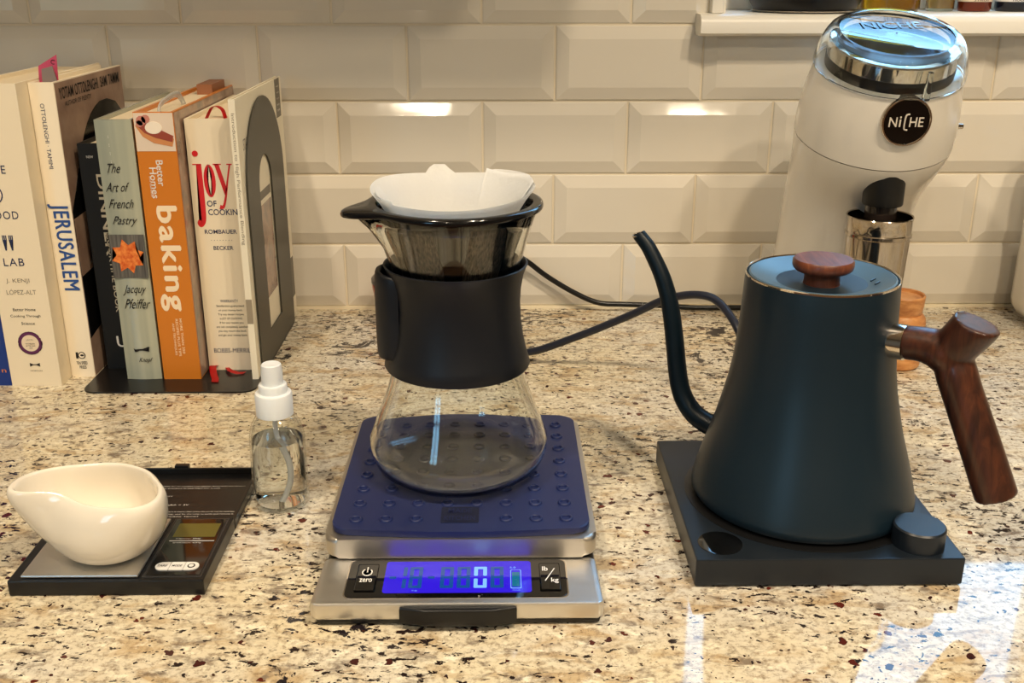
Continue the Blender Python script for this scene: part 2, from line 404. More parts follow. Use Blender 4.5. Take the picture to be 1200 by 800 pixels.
# window with sill, casing, frame, panes
win = bpy.data.objects.new('window_1', None); COL.objects.link(win); tag(win, 'white framed window above the tiles at the right', kind='structure')
prism('window_sill', [(-.034, .2985), (-.034, .309), (-.031, .3145), (-.026, .3165), (.12, .3165), (.12, .2985), (-.004, .2985), (-.008, .2955), (-.026, .2955), (-.030, .2985)],
      lambda u, v_, w_: Vector((.3735+w_, u, v_)), .564, M_trim, win, r=0)
bx('casing', .3875, .400, -.012, .005, .3165, 1.30, M_trim, win, r=.002)
bx('casing', .3875, .9255, -.012, .005, 1.25, 1.30, M_trim, win, r=.002)
bx('casing', .912, .9255, -.012, .005, .3165, 1.30, M_trim, win, r=.002)
bx('jamb', .400, .404, .000, .12, .3165, 1.25, M_trim, win)
bx('jamb', WX1-.004, WX1, .0, .12, .3165, 1.25, M_trim, win)
bx('window_frame', .404, WX1-.004, .085, .115, .3165, .385, M_trim, win, r=.002)
bx('window_frame', .404, WX1-.004, .085, .115, 1.21, 1.25, M_trim, win, r=.002)
for x0, x1 in ((.404, .424), (WX1-.024, WX1-.004)): bx('window_frame', x0, x1, .085, .115, .385, 1.21, M_trim, win, r=.002)
bx('window_frame', .424, WX1-.024, .088, .112, .780, .800, M_trim, win, r=.002)
for z0, z1 in ((.385, .780), (.800, 1.21)): bx('pane', .424, WX1-.024, .099, .101, z0, z1, M_pane, win)

ctr = bx('countertop', -1.4, 1.7, -.70, .0195, -.03, 0, M_granite, r=.002); tag(ctr, 'beige speckled granite countertop running across the scene', 'countertop')
cab = thing('base_cabinet', 'painted base cabinet carrying the granite countertop', 'cabinet', (.2, -.3, -.9))
bx('carcass', -1.38, 1.68, -.66, .000, -.9, -.0305, M_cabinet, cab)
# wall cabinet left of the window, above the picture: throws the soft shade on the upper tiles
ucab = thing('wall_cabinet', 'painted wall cabinet hanging left of the window', 'cabinet', (-.4, -.16, .60))
bx('carcass', -1.2, .335, -.33, .004, .60, 1.50, M_cabinet, ucab)

# ------------------------------------------------------------------ BOOKS
def book(label, x0, x1, y0, depth, h, z0, col, side=None, rough=.42, coat=0, pages=M_pages, round_spine=0.0, th=.0026):
    t = thing('book', label, 'book', ((x0+x1)/2, y0+depth/2, z0), 'cookbooks in the row against the wall')
    cm_ = col if not isinstance(col, tuple) else paper('cover', col, rough, coat)
    bm = bmesh.new()
    # U-shaped hard cover: outline in plan, extruded up
    n_ = 6; o = []
    for i in range(n_+1):
        u = i/n_; o.append((x0+(x1-x0)*u, y0 + round_spine*(abs(2*u-1)**2)))
    out = o + [(x1, y0+depth), (x1-th, y0+depth)]
    inn = [(x1-th, y0+th+round_spine), (x0+th, y0+th+round_spine)]
    out += inn + [(x0+th, y0+depth), (x0, y0+depth)]
    fa, fb = add_prism(bm, out, lambda u, v_, w_: Vector((u, v_, z0+w_)), h)
    bmesh.ops.triangulate(bm, faces=[fa, fb])
    from_bm('cover', bm, cm_, t, 25)
    bx('pages', x0+th, x1-th, y0+th+round_spine, y0+depth-.003, z0+.002, z0+h-.0035, pages, t)
    if side:
        decal('printed_cover', [(y0+.002, z0+.001), (y0+depth-.001, z0+.001), (y0+depth-.001, z0+h-.001), (y0+.002, z0+h-.001)], plane_f((x1, 0, 0), (0, 1, 0), (0, 0, 1)), side, t, .0003)
    return t
PZ = .0017   # thickness of the bookend plate
# far-left blue book (only its foot is in view)
b0 = book('blue book at the far left edge beside the thick white book', -.3140, -.2758, -.226, .20, .262, 0, (22, 52, 128))
textbox('n', plane_f((-.281, -.226, .0145), (1, 0, 0), (0, 0, 1)), 0, 0, .004, .003, pr('ink_orange', (224, 132, 60)), b0)
# thick white book
b1 = book('thick white book with purple scalloped seal on its spine', -.2752, -.2300, -.227, .195, .2705, 0, (240, 226, 198), rough=.4)
F = plane_f((0, -.2271, 0), (1, 0, 0), (0, 0, 1)); cx = -.2555
M_navy = pr('ink_navy', (34, 44, 84), .6); M_grey_ink = pr('ink_grey', (150, 140, 122), .6)
textbox('THE', F, -.2585, .1990, .0180, .0070, M_navy, b1, space=1.2)
decal('ring_emblem', circ(-.2640, .1774, .0088, 24), F, M_navy, b1); decal('ring_emblem', circ(-.2640, .1774, .0078, 24), F, pr('spine_cream', (240, 226, 198)), b1, .0004)
textbox('FOOD', F, -.2572, .1594, .0252, .0070, M_navy, b1, space=1.15)
for fx in (-.2600, -.2545):
    decal('fork_emblem', [(fx-.0006, .128), (fx+.0006, .128), (fx+.0006, .1345), (fx+.0018, .137), (fx+.0018, .1415), (fx+.001, .1415), (fx+.001, .1375), (fx+.0004, .1375), (fx+.0004, .1415), (fx-.0004, .1415), (fx-.0004, .1375), (fx-.001, .1375), (fx-.001, .1415), (fx-.0018, .1415), (fx-.0018, .137), (fx-.0006, .1345)], F, M_navy, b1)
textbox('LAB', F, -.2552, .1174, .0180, .0070, M_navy, b1, space=1.15)
textbox('J. KENJI', F, -.2545, .1000, .0205, .0046, M_grey_ink, b1); textbox('LÓPEZ-ALT', F, -.2530, .0902, .0260, .0052, M_grey_ink, b1)
textbox('Better Home', F, -.2530, .0735, .0200, .0027, M_ink, b1); textbox('Cooking Through', F, -.2528, .0672, .0268, .0030, M_ink, b1); textbox('Science', F, -.2515, .0606, .0120, .0027, M_ink, b1)
sx_, sz_ = -.2525, .0417
decal('seal', [((sx_+(.0110 if i % 2 else .0099)*math.cos(2*PI*i/44)), sz_+(.0110 if i % 2 else .0099)*math.sin(2*PI*i/44)) for i in range(44)], F, pr('seal_purple', (96, 40, 84)), b1, .0003)
decal('seal_face', circ(sx_, sz_, .0078, 28), F, pr('seal_cream', (232, 214, 186)), b1, .0004)
textbox('(ACP)', F, sx_, .0447, .0060, .0018, M_grey_ink, b1, t=.0005)
for k_, s in enumerate(('COOKBOOK', 'OF THE YEAR', '2016')): textbox(s, F, sx_, .0412-.0020*k_, .0085 if k_ < 2 else .003, .0012, M_ink, b1, t=.0005)
decal('publisher_mark', [(-.2560, .0190), (-.2530, .0205), (-.2500, .0205), (-.2470, .0190), (-.2470, .0225), (-.2500, .0212), (-.2530, .0212), (-.2560, .0225)], F, M_ink, b1)
textbox('NORTON', F, -.2510, .0150, .0105, .0016, M_grey_ink, b1)
# white paperback with blue vertical title
M_jcov = pr('dusty_cover', (150, 122, 104), .35); m = M_jcov
L(m, ramp(m, noise(m, mapping(m), 22, 4), [(.35, lin((132, 104, 90))), (.65, lin((170, 142, 122)))]), BS(m).inputs['Base Color'])
b2 = book('white spined book with tall blue lettering and dusty brown cover', -.2295, -.2078, -.205, .168, .2690, 0, (242, 230, 206), side=M_jcov, round_spine=.001)
F = plane_f((0, -.2050, 0), (0, 0, -1), (1, 0, 0))   # reading downwards: u = -z, v = x
M_blue = pr('ink_blue', (40, 78, 146), .6)
textbox('JERUSALEM', F, -.1245, -.2190, .0790, .0180, M_blue, b2, bold=.045, space=1.1)
textbox('OTTOLENGHI · TAMIMI', F, -.2235, -.2195, .0560, .0036, M_navy, b2)
G = plane_f((0, -.2050, 0), (1, 0, 0), (0, 0, 1))
textbox('1', G, -.2215, .0215, .0022, .0062, M_ink, b2); decal('publisher_mark', circ(-.2172, .0215, .0034, 24), G, M_ink, b2); decal('publisher_mark', circ(-.2172, .0215, .0026, 24), G, pr('mark_cream', (242, 230, 206)), b2, .0004)
decal('publisher_mark', circ(-.2168, .0217, .0019, 12, .001), G, M_ink, b2, .0005)
textbox('TEN SPEED', G, -.2180, .0140, .0100, .0032, M_ink, b2, bold=.02); textbox('PRESS', G, -.2175, .0098, .0062, .0032, M_ink, b2, bold=.02)
S = plane_f((-.2075, 0, 0), (0, 1, 0), (0, 0, 1))
textbox('YOTAM OTTOLENGHI  SAMI TAMIMI', S, -.1215, .2585, .150, .0100, M_ink, b2, bold=.015, t=.0005)
textbox('AUTHOR OF PLENTY', S, -.1560, .2490, .062, .0040, M_ink, b2, t=.0005)
M_dome = pr('printed_black', (14, 13, 13), .25)
dome = [(-.203, .0376), (-.203, .157), (-.190, .172), (-.1773, .190), (-.1660, .204), (-.1536, .2170), (-.143, .226), (-.1299, .2339), (-.118, .2385), (-.105, .2418), (-.0864, .2420), (-.0645, .2370), (-.0500, .226), (-.0400, .208), (-.0390, .06), (-.12, .052), (-.15, .0507), (-.1742, .043)]
decal('printed_dome', dome, S, M_dome, b2, .0005)
decal('printed_patch', [(-.2025, .097), (-.1577, .0997), (-.1500, .125), (-.158, .152), (-.175, .1512), (-.2025, .1499)], S, M_jcov, b2, .0007)
decal('printed_curve', [(-.172, .150), (-.163, .150), (-.160, .125), (-.163, .108), (-.170, .100), (-.180, .104), (-.170, .112), (-.168, .130)], S, pr('printed_grey', (170, 162, 150), .3), b2, .0009)
# bookmarks poking out of its top
prism('bookmark', [(-.2110, .262), (-.2093, .2905), (-.2260, .2810), (-.2280, .262)], plane_f((0, -.185, 0), (1, 0, 0), (0, 0, 1)), .0008, pr('pink_tag', (190, 74, 104), .5), b2, label='pink paper bookmark')
prism('bookmark', [(-.2225, .2620), (-.2215, .2790), (-.2120, .2815), (-.2085, .262)], plane_f((0, -.190, 0), (1, 0, 0), (0, 0, 1)), .0012, pr('grey_tag', (130, 118, 112), .5), b2, label='grey paper bookmark')
textbox('C', plane_f((0, -.1858, 0), (1, 0, 0), (0, 0, 1)), -.2130, .2845, .0035, .0040, M_ink, b2, rot=-.3, t=.0003)
# black book, mostly hidden
b3 = book('black book squeezed behind the pale green spine', -.2045+.003, -.1752, -.188, .140, .213, PZ, (9, 9, 9), rough=.6)
F = plane_f((0, -.1881, 0), (0, 0, -1), (1, 0, 0)); M_cream_ink = pr('ink_cream', (196, 184, 160), .6)
textbox('COOKTIME BOOK', F, -.0960, -.1838, .076, .0050, M_cream_ink, b3, bold=.02)
textbox('DINNER', F, -.150, -.1838, .075, .0085, M_cream_ink, b3, bold=.02)
textbox('U', plane_f((0, -.1881, 0), (1, 0, 0), (0, 0, 1)), -.1845, .029, .010, .011, M_white_ink, b3, bold=.02)
textbox('NEW', plane_f((0, -.1881, 0), (1, 0, 0), (0, 0, 1)), -.1915, .203, .006, .0022, M_white_ink, b3)
# pale green satin spine
M_sage = pr('sage_jacket', (150, 164, 146), .25, coat=.3); m = M_sage
L(m, ramp(m, noise(m, mapping(m, (70, 1, 1.2)), 1, 2), [(.3, lin((140, 148, 138))), (.7, lin((190, 190, 166)))]), BS(m).inputs['Base Color'])
b4 = book('pale sage green book with script title and orange star', -.1738, -.1420, -.216, .215, .2375, PZ, M_sage, round_spine=.0015)
F = plane_f((0, -.2163, 0), (1, 0, 0), (0, 0, 1))
for s, x_, z_, w_, h_ in (('The', -.1612, .1980, .0115, .0080), ('Art of', -.1600, .1815, .0210, .0080), ('French', -.1588, .1668, .0220, .0080), ('Pastry', -.1572, .1510, .0220, .0095), ('Jacquy', -.1565, .0880, .0215, .0100), ('Pfeiffer', -.1555, .0752, .0235, .0092), ('Knopf', -.1540, .0205, .0130, .0058)):
    textbox(s, F, x_, z_, w_, h_, M_ink, b4, shear=.55)
M_slate = pr('printed_slate', (84, 82, 80), .5); m = M_slate
L(m, ramp(m, noise(m, mapping(m, (500, 1, 20)), 1, 3), [(.3, lin((58, 56, 54))), (.7, lin((112, 108, 102)))]), BS(m).inputs['Base Color'])
decal('printed_band', [(-.1736, .0995), (-.1424, .0995), (-.1424, .1392), (-.1736, .1392)], F, M_slate, b4, .0002)
M_star = pr('printed_pastry', (226, 112, 40), .5); m = M_star
L(m, ramp(m, noise(m, mapping(m), 260, 4), [(.35, lin((206, 84, 22))), (.65, lin((240, 146, 68)))]), BS(m).inputs['Base Color'])
star = [(-.1585+(.0148 if i % 2 == 0 else .0098)*math.cos(2*PI*i/16+.25), .1194+(.0160 if i % 2 == 0 else .0104)*math.sin(2*PI*i/16+.25)) for i in range(16)]
decal('printed_star', star, F, M_star, b4, .0005)
dog = [(-.1640, .0322), (-.1625, .0312), (-.1600, .0316), (-.1560, .0318), (-.1530, .0328), (-.1508, .0338), (-.1492, .0332), (-.1500, .0326), (-.1515, .0318), (-.1520, .0306), (-.1500, .0296), (-.1504, .0292), (-.1532, .0302), (-.1560, .0302), (-.1590, .0302), (-.1612, .0290), (-.1632, .0288), (-.1618, .0300)]
decal('publisher_mark', dog, F, M_ink, b4)
for k_ in range(4): textbox(':', F, -.1625, .2250-.0072*k_, .0006, .002, M_white_ink, b4)
# orange book
M_photo = pr('printed_photo_side', (150, 120, 104), .25, coat=.3); m = M_photo
L(m, ramp(m, noise(m, mapping(m), 24, 4), [(.3, lin((104, 72, 58))), (.5, lin((168, 140, 122))), (.7, lin((120, 116, 112)))]), BS(m).inputs['Base Color'])
b5 = book('bright orange book with white vertical title and pie photograph', -.1395, -.1055, -.216, .215, .2440, PZ, (208, 122, 28), side=M_photo, coat=.2)
F = plane_f((0, -.2160, 0), (0, 0, -1), (1, 0, 0)); G = plane_f((0, -.2160, 0), (1, 0, 0), (0, 0, 1))
textbox('Better', F, -.1935, -.1215, .0225, .0060, M_white_ink, b5, bold=.012); textbox('Homes', F, -.1850, -.1278, .0270, .0060, M_white_ink, b5, bold=.012)
textbox('and Gardens', F, -.1820, -.1310, .018, .0014, M_white_ink, b5)
textbox('baking', F, -.1165, -.1225, .0950, .0225, pr('title_cream', (248, 226, 192), .6), b5, bold=.055, space=1.12)
for k_, s in enumerate(('MORE THAN 350', 'RECIPES PLUS TIPS', 'AND TECHNIQUES')): textbox(s, F, -.0440+.0015*k_, -.1185-.0036*k_, (.034, .036, .031)[k_], .0022, pr('small_cream', (246, 218, 176), .6), b5, bold=.01)
decal('printed_photo', [(-.1392, .2125), (-.1058, .2125), (-.1058, .2450), (-.1392, .2450)], G, pr('photo_cream', (226, 208, 188), .4), b5, .0002)
decal('printed_pie', [(-.1385, .2345), (-.1330, .2250), (-.1240, .2195), (-.1085, .2165), (-.1065, .2230), (-.1150, .2290), (-.1300, .2350)], G, pr('photo_crust', (206, 138, 84), .5), b5, .0004)
decal('printed_pie', [(-.1375, .2352), (-.1310, .2282), (-.1220, .2240), (-.1080, .2205), (-.1068, .2255), (-.1180, .2310), (-.1310, .2372)], G, pr('photo_filling', (150, 68, 50), .5), b5, .0006)
decal('printed_cream', circ(-.1230, .2325, .0072, 18, .0052), G, pr('photo_whip', (244, 232, 214), .5), b5, .0008)
for q in ((-.1330, .2385, .0042), (-.1290, .2400, .0036), (-.1345, .2360, .003)): decal('printed_cream', circ(q[0], q[1], q[2], 10), G, pr('photo_pink', (196, 128, 112), .5), b5, .0008)
bx('page_tab', -.1270, -.1120, -.060, -.010, .236, .2520, pr('brown_tab', (150, 96, 60)), b5)
tube('page_clip', [(-.1255, -.190, .240), (-.1240, -.185, .2490), (-.1200, -.150, .2530), (-.1200, -.130, .240)], .0030, pr('clear_clip', (200, 204, 204), .1, alpha=.55), b5, flat=(1, .4))
# white book with red lettering
b6 = book('white book with red title lettering and ribbon marker', -.1035, -.0592, -.193, .180, .2350, PZ, (236, 222, 194))
F = plane_f((0, -.1930, 0), (1, 0, 0), (0, 0, 1)); M_red = pr('ink_red', (204, 34, 40), .5)
def ribbon_pts(cs, ws, n_=5):
    sp = catmull([(a, b, 0) for a, b in cs], n_); wv_ = [q[0] for q in catmull([(a, 0, 0) for a in ws], n_)]; l_, r_ = [], []
    for i, p_ in enumerate(sp):
        t = (sp[min(i+1, len(sp)-1)]-sp[max(i-1, 0)]).normalized(); nn = Vector((-t.y, t.x, 0))*wv_[i]/2
        l_.append((p_.x+nn.x, p_.y+nn.y)); r_.append((p_.x-nn.x, p_.y-nn.y))
    return l_ + r_[::-1]
# condensed 'joy' drawn by hand: j, o, y
decal('title_letter', circ(-.0968, .2065, .0027, 16), F, M_red, b6)
decal('title_letter', ribbon_pts([(-.0945, .1968), (-.0943, .180), (-.0943, .160), (-.0948, .146), (-.0975, .1412), (-.0990, .1440), (-.0978, .1465)], [.0045, .0045, .0045, .0040, .0022, .0034, .0030]), F, M_red, b6)
decal('title_letter', [(-.1000, .1975), (-.0922, .1975), (-.0922, .1965), (-.1000, .1965)], F, M_red, b6)
for s_ in (-1, 1): decal('title_letter', [(-.0860+s_*.0011, .1968 if s_ > 0 else .1968)] + [(-.0860+s_*(.0052*math.sin(PI*i/12)), .1822+.0146*math.cos(PI*i/12)) for i in range(13)] + [(-.0860+s_*(.0020*math.sin(PI*i/12)), .1822-.0132*math.cos(PI*i/12)) for i in range(13)], F, M_red, b6)
decal('title_letter', [(-.0808, .1972), (-.0768, .1972), (-.0712, .1745), (-.0736, .1690)], F, M_red, b6)
decal('title_letter', ribbon_pts([(-.0672, .1970), (-.0700, .1840), (-.0728, .1690), (-.0758, .1590), (-.0790, .1588)], [.0013, .0014, .0018, .0024, .0040]), F, M_red, b6)
decal('title_letter', [(-.0820, .1975), (-.0748, .1975), (-.0748, .1965), (-.0820, .1965)], F, M_red, b6); decal('title_letter', [(-.0700, .1975), (-.0652, .1975), (-.0652, .1965), (-.0700, .1965)], F, M_red, b6)
textbox('OF', F, -.0862, .1618, .0085, .0055, M_navy, b6, bold=.01)
textbox('COOKING', F, -.0745, .1540, .0312, .0055, M_navy, b6, bold=.01)
textbox('ROMBAUER', F, -.0805, .1360, .0290, .0040, M_navy, b6, bold=.01); textbox('BECKER', F, -.0795, .1208, .0180, .0038, M_navy, b6, bold=.01)
textbox('· · · · · · · ·', F, -.0805, .1280, .0190, .0007, M_navy, b6)
textbox('WARRANTY', F, -.0790, .0702, .0165, .0028, M_navy, b6)
for k_, s in enumerate(('Satisfaction guaranteed', 'or your money back.', 'Try any dozen recipes', 'in JOY OF COOKING.', 'If for any reason you', 'are not completely satisfied', 'you may return the book', 'and get your money back.')):
    textbox(s, F, -.0785, .0652-.0041*k_, (.0255, .022, .024, .021, .022, .029, .026, .027)[k_], .0026, M_ink, b6)
textbox('BOBBS-MERRILL', F, -.0790, .0215, .0370, .0045, M_navy, b6)
M_ribbon = pr('red_ribbon', (204, 24, 26), .35)
def strip(name, pts, wdt, mat, parent, axis=(1, 0, 0)):
    bm = bmesh.new(); sp = catmull(pts, 6); ax = Vector(axis)*wdt/2; prev = None
    for p_ in sp:
        q = [bm.verts.new(p_-ax), bm.verts.new(p_+ax)]
        if prev: bm.faces.new((prev[0], prev[1], q[1], q[0]))
        prev = q
    bmesh.ops.solidify(bm, geom=bm.faces[:], thickness=.0005); return from_bm(name, bm, mat, parent, 60)
strip('ribbon', [(-.098, -.192, .0060), (-.0985, -.199, .0075), (-.0960, -.208, .0045), (-.0920, -.218, .0028), (-.0905, -.2255, .0026)], .0065, M_ribbon, b6)
strip('ribbon', [(-.088, -.190, .004), (-.083, -.200, .0045), (-.075, -.204, .0030), (-.068, -.202, .0026)], .0060, M_ribbon, b6, (.3, .9, 0))
strip('ribbon', [(-.092, -.165, .232), (-.086, -.160, .243), (-.078, -.160, .241), (-.074, -.165, .232)], .006, M_ribbon, b6, (.3, 1, 0))
# slim white book against the bookend
b7 = book('slim white book leaning on the black bookend', -.0577, -.0520, -.217, .196, .2545, PZ, (236, 228, 206), th=.0016)
F = plane_f((0, -.2170, 0), (0, 0, -1), (1, 0, 0))
textbox('Introduction to High Performance Blending', F, -.1870, -.0549, .1150, .0036, M_grey_ink, b7)
decal('printed_block', [(-.0790, -.0576), (-.0560, -.0576), (-.0560, -.0522), (-.0790, -.0522)], F, pr('printed_taupe', (150, 138, 118)), b7)
S = plane_f((-.0520, 0, 0), (0, 1, 0), (0, 0, 1)); M_taupe = pr('printed_grey_block', (104, 98, 86), .4)
decal('printed_block', [(-.0520, .2180), (-.0300, .2180), (-.0300, .2558), (-.0520, .2558)], S, M_taupe, b7)
textbox('STARTER', S, -.185, .2150, .030, .010, M_taupe, b7)
for k_ in range(5): textbox(('easy', 'recipes', 'for your', 'blender', 'now')[k_], S, -.041, .2480-.0058*k_, .012, .0022, M_white_ink, b7, t=.0004)
decal('printed_block', [(-.0420, .0250), (-.0240, .0250), (-.0240, .0680), (-.0420, .0680)], S, M_taupe, b7)
decal('printed_photo', [(-.158, .06), (-.108, .06), (-.108, .150), (-.158, .150)], S, M_photo, b7)
decal('printed_photo', [(-.158, .155), (-.108, .155), (-.108, .163), (-.158, .163)], S, M_taupe, b7)

# bookend: base plate under the row, one arched upright with a slot
be = thing('bookend', 'black metal bookend with slotted arch, its plate under the books', 'bookend', (-.12, -.14, 0))
prism('base_plate', rrect(-.2060, -.0497, -.2465, -.040, .012), lambda u, v_, w_: Vector((u, v_, .0002+w_)), .0014, M_blackmetal, be, r=.0003)
bm = bmesh.new(); yc, zc, R_, hh = -.1245, .1690, .0795, .0
out = [(yc-R_, .0008)] + [(yc-R_*math.cos(PI*i/24), zc+R_*math.sin(PI*i/24)) for i in range(25)] + [(yc+R_, .0008)]
sy, sr_, sz0, sz1 = -.1310, .0275, .030, .168
inn = [(sy-sr_, sz0)] + [(sy-sr_*math.cos(PI*i/24), sz1+sr_*math.sin(PI*i/24)) for i in range(25)] + [(sy+sr_, sz0)]
X0, X1 = -.0515, -.0500
def V(x, p_): return bm.verts.new((x, p_[0], p_[1]))
oa, ob = [V(X0, q) for q in out], [V(X1, q) for q in out]; ia, ib = [V(X0, q) for q in inn], [V(X1, q) for q in inn]
n_ = len(out)
for A, B, fl_ in ((oa, ia, 0), (ob, ib, 1)):
    for i in range(n_-1): bm.faces.new((A[i], A[i+1], B[i+1], B[i]))
    bm.faces.new((A[-1], A[0], B[0], B[-1]))
for i in range(n_):
    j = (i+1) % n_; bm.faces.new((oa[i], ob[i], ob[j], oa[j])); bm.faces.new((ia[i], ia[j], ib[j], ib[i]))
from_bm('arch', bm, pr('black_steel_reflecting', (62, 60, 52), .38), be, 40)  # black metal, with the reflection of pale surroundings put into the colour as grey

# ------------------------------------------------------------------ POCKET SCALE with open lid
ps = thing('pocket_scale', 'black pocket scale with steel tray and lid folded open', 'kitchen scale', (-.069, -.49, 0))
bx('body', -.1285, -.0090, -.5690, -.4905, .0004, .0108, M_black, ps, r=.0010)
bx('weighing_tray', -.1210, -.0495, -.5665, -.4965, .0112, .0130, M_steel, ps, r=.0007)
lid = bx('lid', -.1285, -.0090, -.4895, -.4105, .0004, .0030, M_black, ps, r=.0005)
for a in ((-.1285, -.1262, -.4895, -.4105), (-.0113, -.0090, -.4895, -.4105), (-.1285, -.0090, -.4128, -.4105)): bx('lid_rim', *a, .003, .0080, M_black, lid, r=.0005)
bx('clasp', -.0725, -.0620, -.4120, -.4075, .003, .0100, M_black, lid, r=.0006)
for hx in (-.118, -.0255): tube('hinge', [(hx, -.4900, .0060), (hx+.012, -.4900, .0060)], .0022, M_black, ps, sub=2)
F = plane_f((0, 0, .0030), (1, 0, 0), (0, 1, 0)); mi = M_white_ink
textbox('CAUTION: Do not overload scale capacity. Avoid drafts and vibration.', F, -.0480, -.4320, .066, .0014, mi, lid); textbox('This product is not legal for trade.', F, -.055, -.4352, .045, .0014, mi, lid)
textbox('Battery', F, -.069, -.4470, .010, .0014, mi, lid); textbox('2 x AAA = 3V', F, -.060, -.4600, .022, .0018, mi, lid)
for k_, s in enumerate(('Turn on and wait until zero is shown then press the mode key to calibrate.', 'Put the weight on the tray, wait for the value to settle and remove it.', 'Keep the scale level')): textbox(s, F, (-.048, -.048, -.060)[k_], -.4700-.0034*k_, (.068, .068, .044)[k_], .0018, mi, lid)
pn = bx('control_panel', -.0462, -.0125, -.5640, -.4945, .0100, .0114, M_black_gloss, ps, r=.0006)
bx('panel_rim', -.0478, -.0110, -.5655, -.4930, .0095, .0110, pr('satin_grey', (60, 60, 62), .25, metal=.5), ps, r=.0004)
bx('display', -.0425, -.0150, -.5185, -.5010, .0113, .01155, M_lcd_off, ps)
F = plane_f((0, 0, .0115), (1, 0, 0), (0, 1, 0))
textbox('Capacity: 500g', F, -.0315, -.5210, .016, .0013, mi, ps); textbox('Graduation: 0.01g', F, -.0310, -.5262, .018, .0013, mi, ps)
decal('printed_line', [(-.0430, -.5238), (-.0140, -.5238), (-.0140, -.5234), (-.0430, -.5234)], F, mi, ps)
M_btn = pr('button_white', (232, 230, 226), .35)
pill = rrect(-.0425, -.0155, -.5590, -.5500, .0045, 6)
for x0, x1, s, fw in ((-.0425, -.0337, 'TARE', .0062), (-.0333, -.0247, 'MODE', .0064), (-.0243, -.0155, '⏻', .004)):
    seg_ = [q for q in rrect(-.0425, -.0155, -.5590, -.5500, .0044, 6)]
    seg_ = [(min(max(a, x0), x1), b) for a, b in seg_]; ded = []
    for q in seg_:
        if not ded or (abs(q[0]-ded[-1][0])+abs(q[1]-ded[-1][1])) > 1e-6: ded.append(q)
    b_ = decal('button', ded, F, M_btn, ps, .0006)
    if s == '⏻': decal('button_symbol', circ(-.0202, -.5545, .0024, 16), F, M_ink, b_, .0008); decal('button_symbol', circ(-.0202, -.5545, .0016, 16), F, M_btn, b_, .0009)
    else: textbox(s, F, (x0+x1)/2, -.5545, fw, .0022, M_ink, b_, t=.0008, shear=.2, bold=.01)

# ------------------------------------------------------------------ POURING BOWL
bc = (-.0695, -.5350)
rim_xy = [(-.1248, -.5623), (-.1305, -.5435), (-.1285, -.5222), (-.1175, -.5103), (-.0981, -.504), (-.0800, -.5015), (-.0620, -.5075), (-.0444, -.5250), (-.0350, -.5430), (-.0345, -.5575), (-.0422, -.5664), (-.0579, -.5680), (-.0747, -.5650), (-.0909, -.5585), (-.1058, -.5560), (-.1175, -.5610)]
pol = sorted((math.atan2(y-bc[1], x-bc[0]) % (2*PI), math.hypot(x-bc[0], y-bc[1])) for x, y in rim_xy)
def r_out(a):
    a %= 2*PI; n_ = len(pol)
    for i in range(n_):
        a0, a1 = pol[i][0], pol[(i+1) % n_][0] + (2*PI if i == n_-1 else 0); aa = a if a >= pol[0][0] else a+2*PI
        if a0 <= aa <= a1:
            t = (aa-a0)/(a1-a0); p0, p1, p2, p3 = pol[i-1][1], pol[i][1], pol[(i+1) % n_][1], pol[(i+2) % n_][1]
            return .5*(2*p1+(-p0+p2)*t+(2*p0-5*p1+4*p2-p3)*t*t+(-p0+3*p1-3*p2+p3)*t**3)
    return pol[0][1]
# z, body scale, spout weight, inset, tip lift weight
bowl_rings = [(.0133, .36, 0, 0, 0), (.0134, .52, 0, 0, 0), (.0155, .70, .04, 0, 0), (.0200, .86, .12, 0, 0), (.0280, 1.00, .28, 0, .1), (.0370, 1.06, .48, 0, .3), (.0460, 1.07, .70, 0, .6), (.0530, 1.04, .88, 0, .9),
              (.0575, .99, .97, .0006, 1), (.0590, .97, .95, .0018, 1), (.0580, .96, .92, .0034, 1), (.0530, .99, .84, .0036, .9), (.0440, 1.03, .66, .0036, .6), (.0350, 1.02, .44, .0036, .3), (.0260, .92, .22, .0036, 0), (.0195, .66, .06, .0036, 0), (.0172, .30, 0, 0, 0)]
bm = bmesh.new(); rs = []; n_ = 72
for z, kb, wt, ins, lf in bowl_rings:
    ring = []
    for i in range(n_):
        a = 2*PI*i/n_; bl = .12+.55*max(0, .8-wt); ro = sum(r_out(a+bl*(j-4)/4)*(1, 2, 3, 4, 5, 4, 3, 2, 1)[j] for j in range(9))/25; rb = .0345
        r = rb*kb + (ro-rb)*wt - ins; d = (a-(PI+.33)+PI) % (2*PI)-PI
        ring.append(bm.verts.new((bc[0]+r*math.cos(a)-.006*(1-wt), bc[1]+r*math.sin(a)-.001*(1-wt), z+.0075*lf*math.exp(-(d/.55)**2))))
    rs.append(ring)
for A, B in zip(rs, rs[1:]):
    for i in range(n_): bm.faces.new((A[i], A[(i+1) % n_], B[(i+1) % n_], B[i]))
bm.faces.new(rs[0]); bm.faces.new(rs[-1])
bowl = from_bm('pouring_bowl', bm, M_ceramic, None, 60)
tag(bowl, 'white porcelain pouring bowl with pointed spout on the small steel tray', 'bowl')
md = bowl.modifiers.new('smooth', 'SUBSURF'); md.levels = 1; md.render_levels = 2

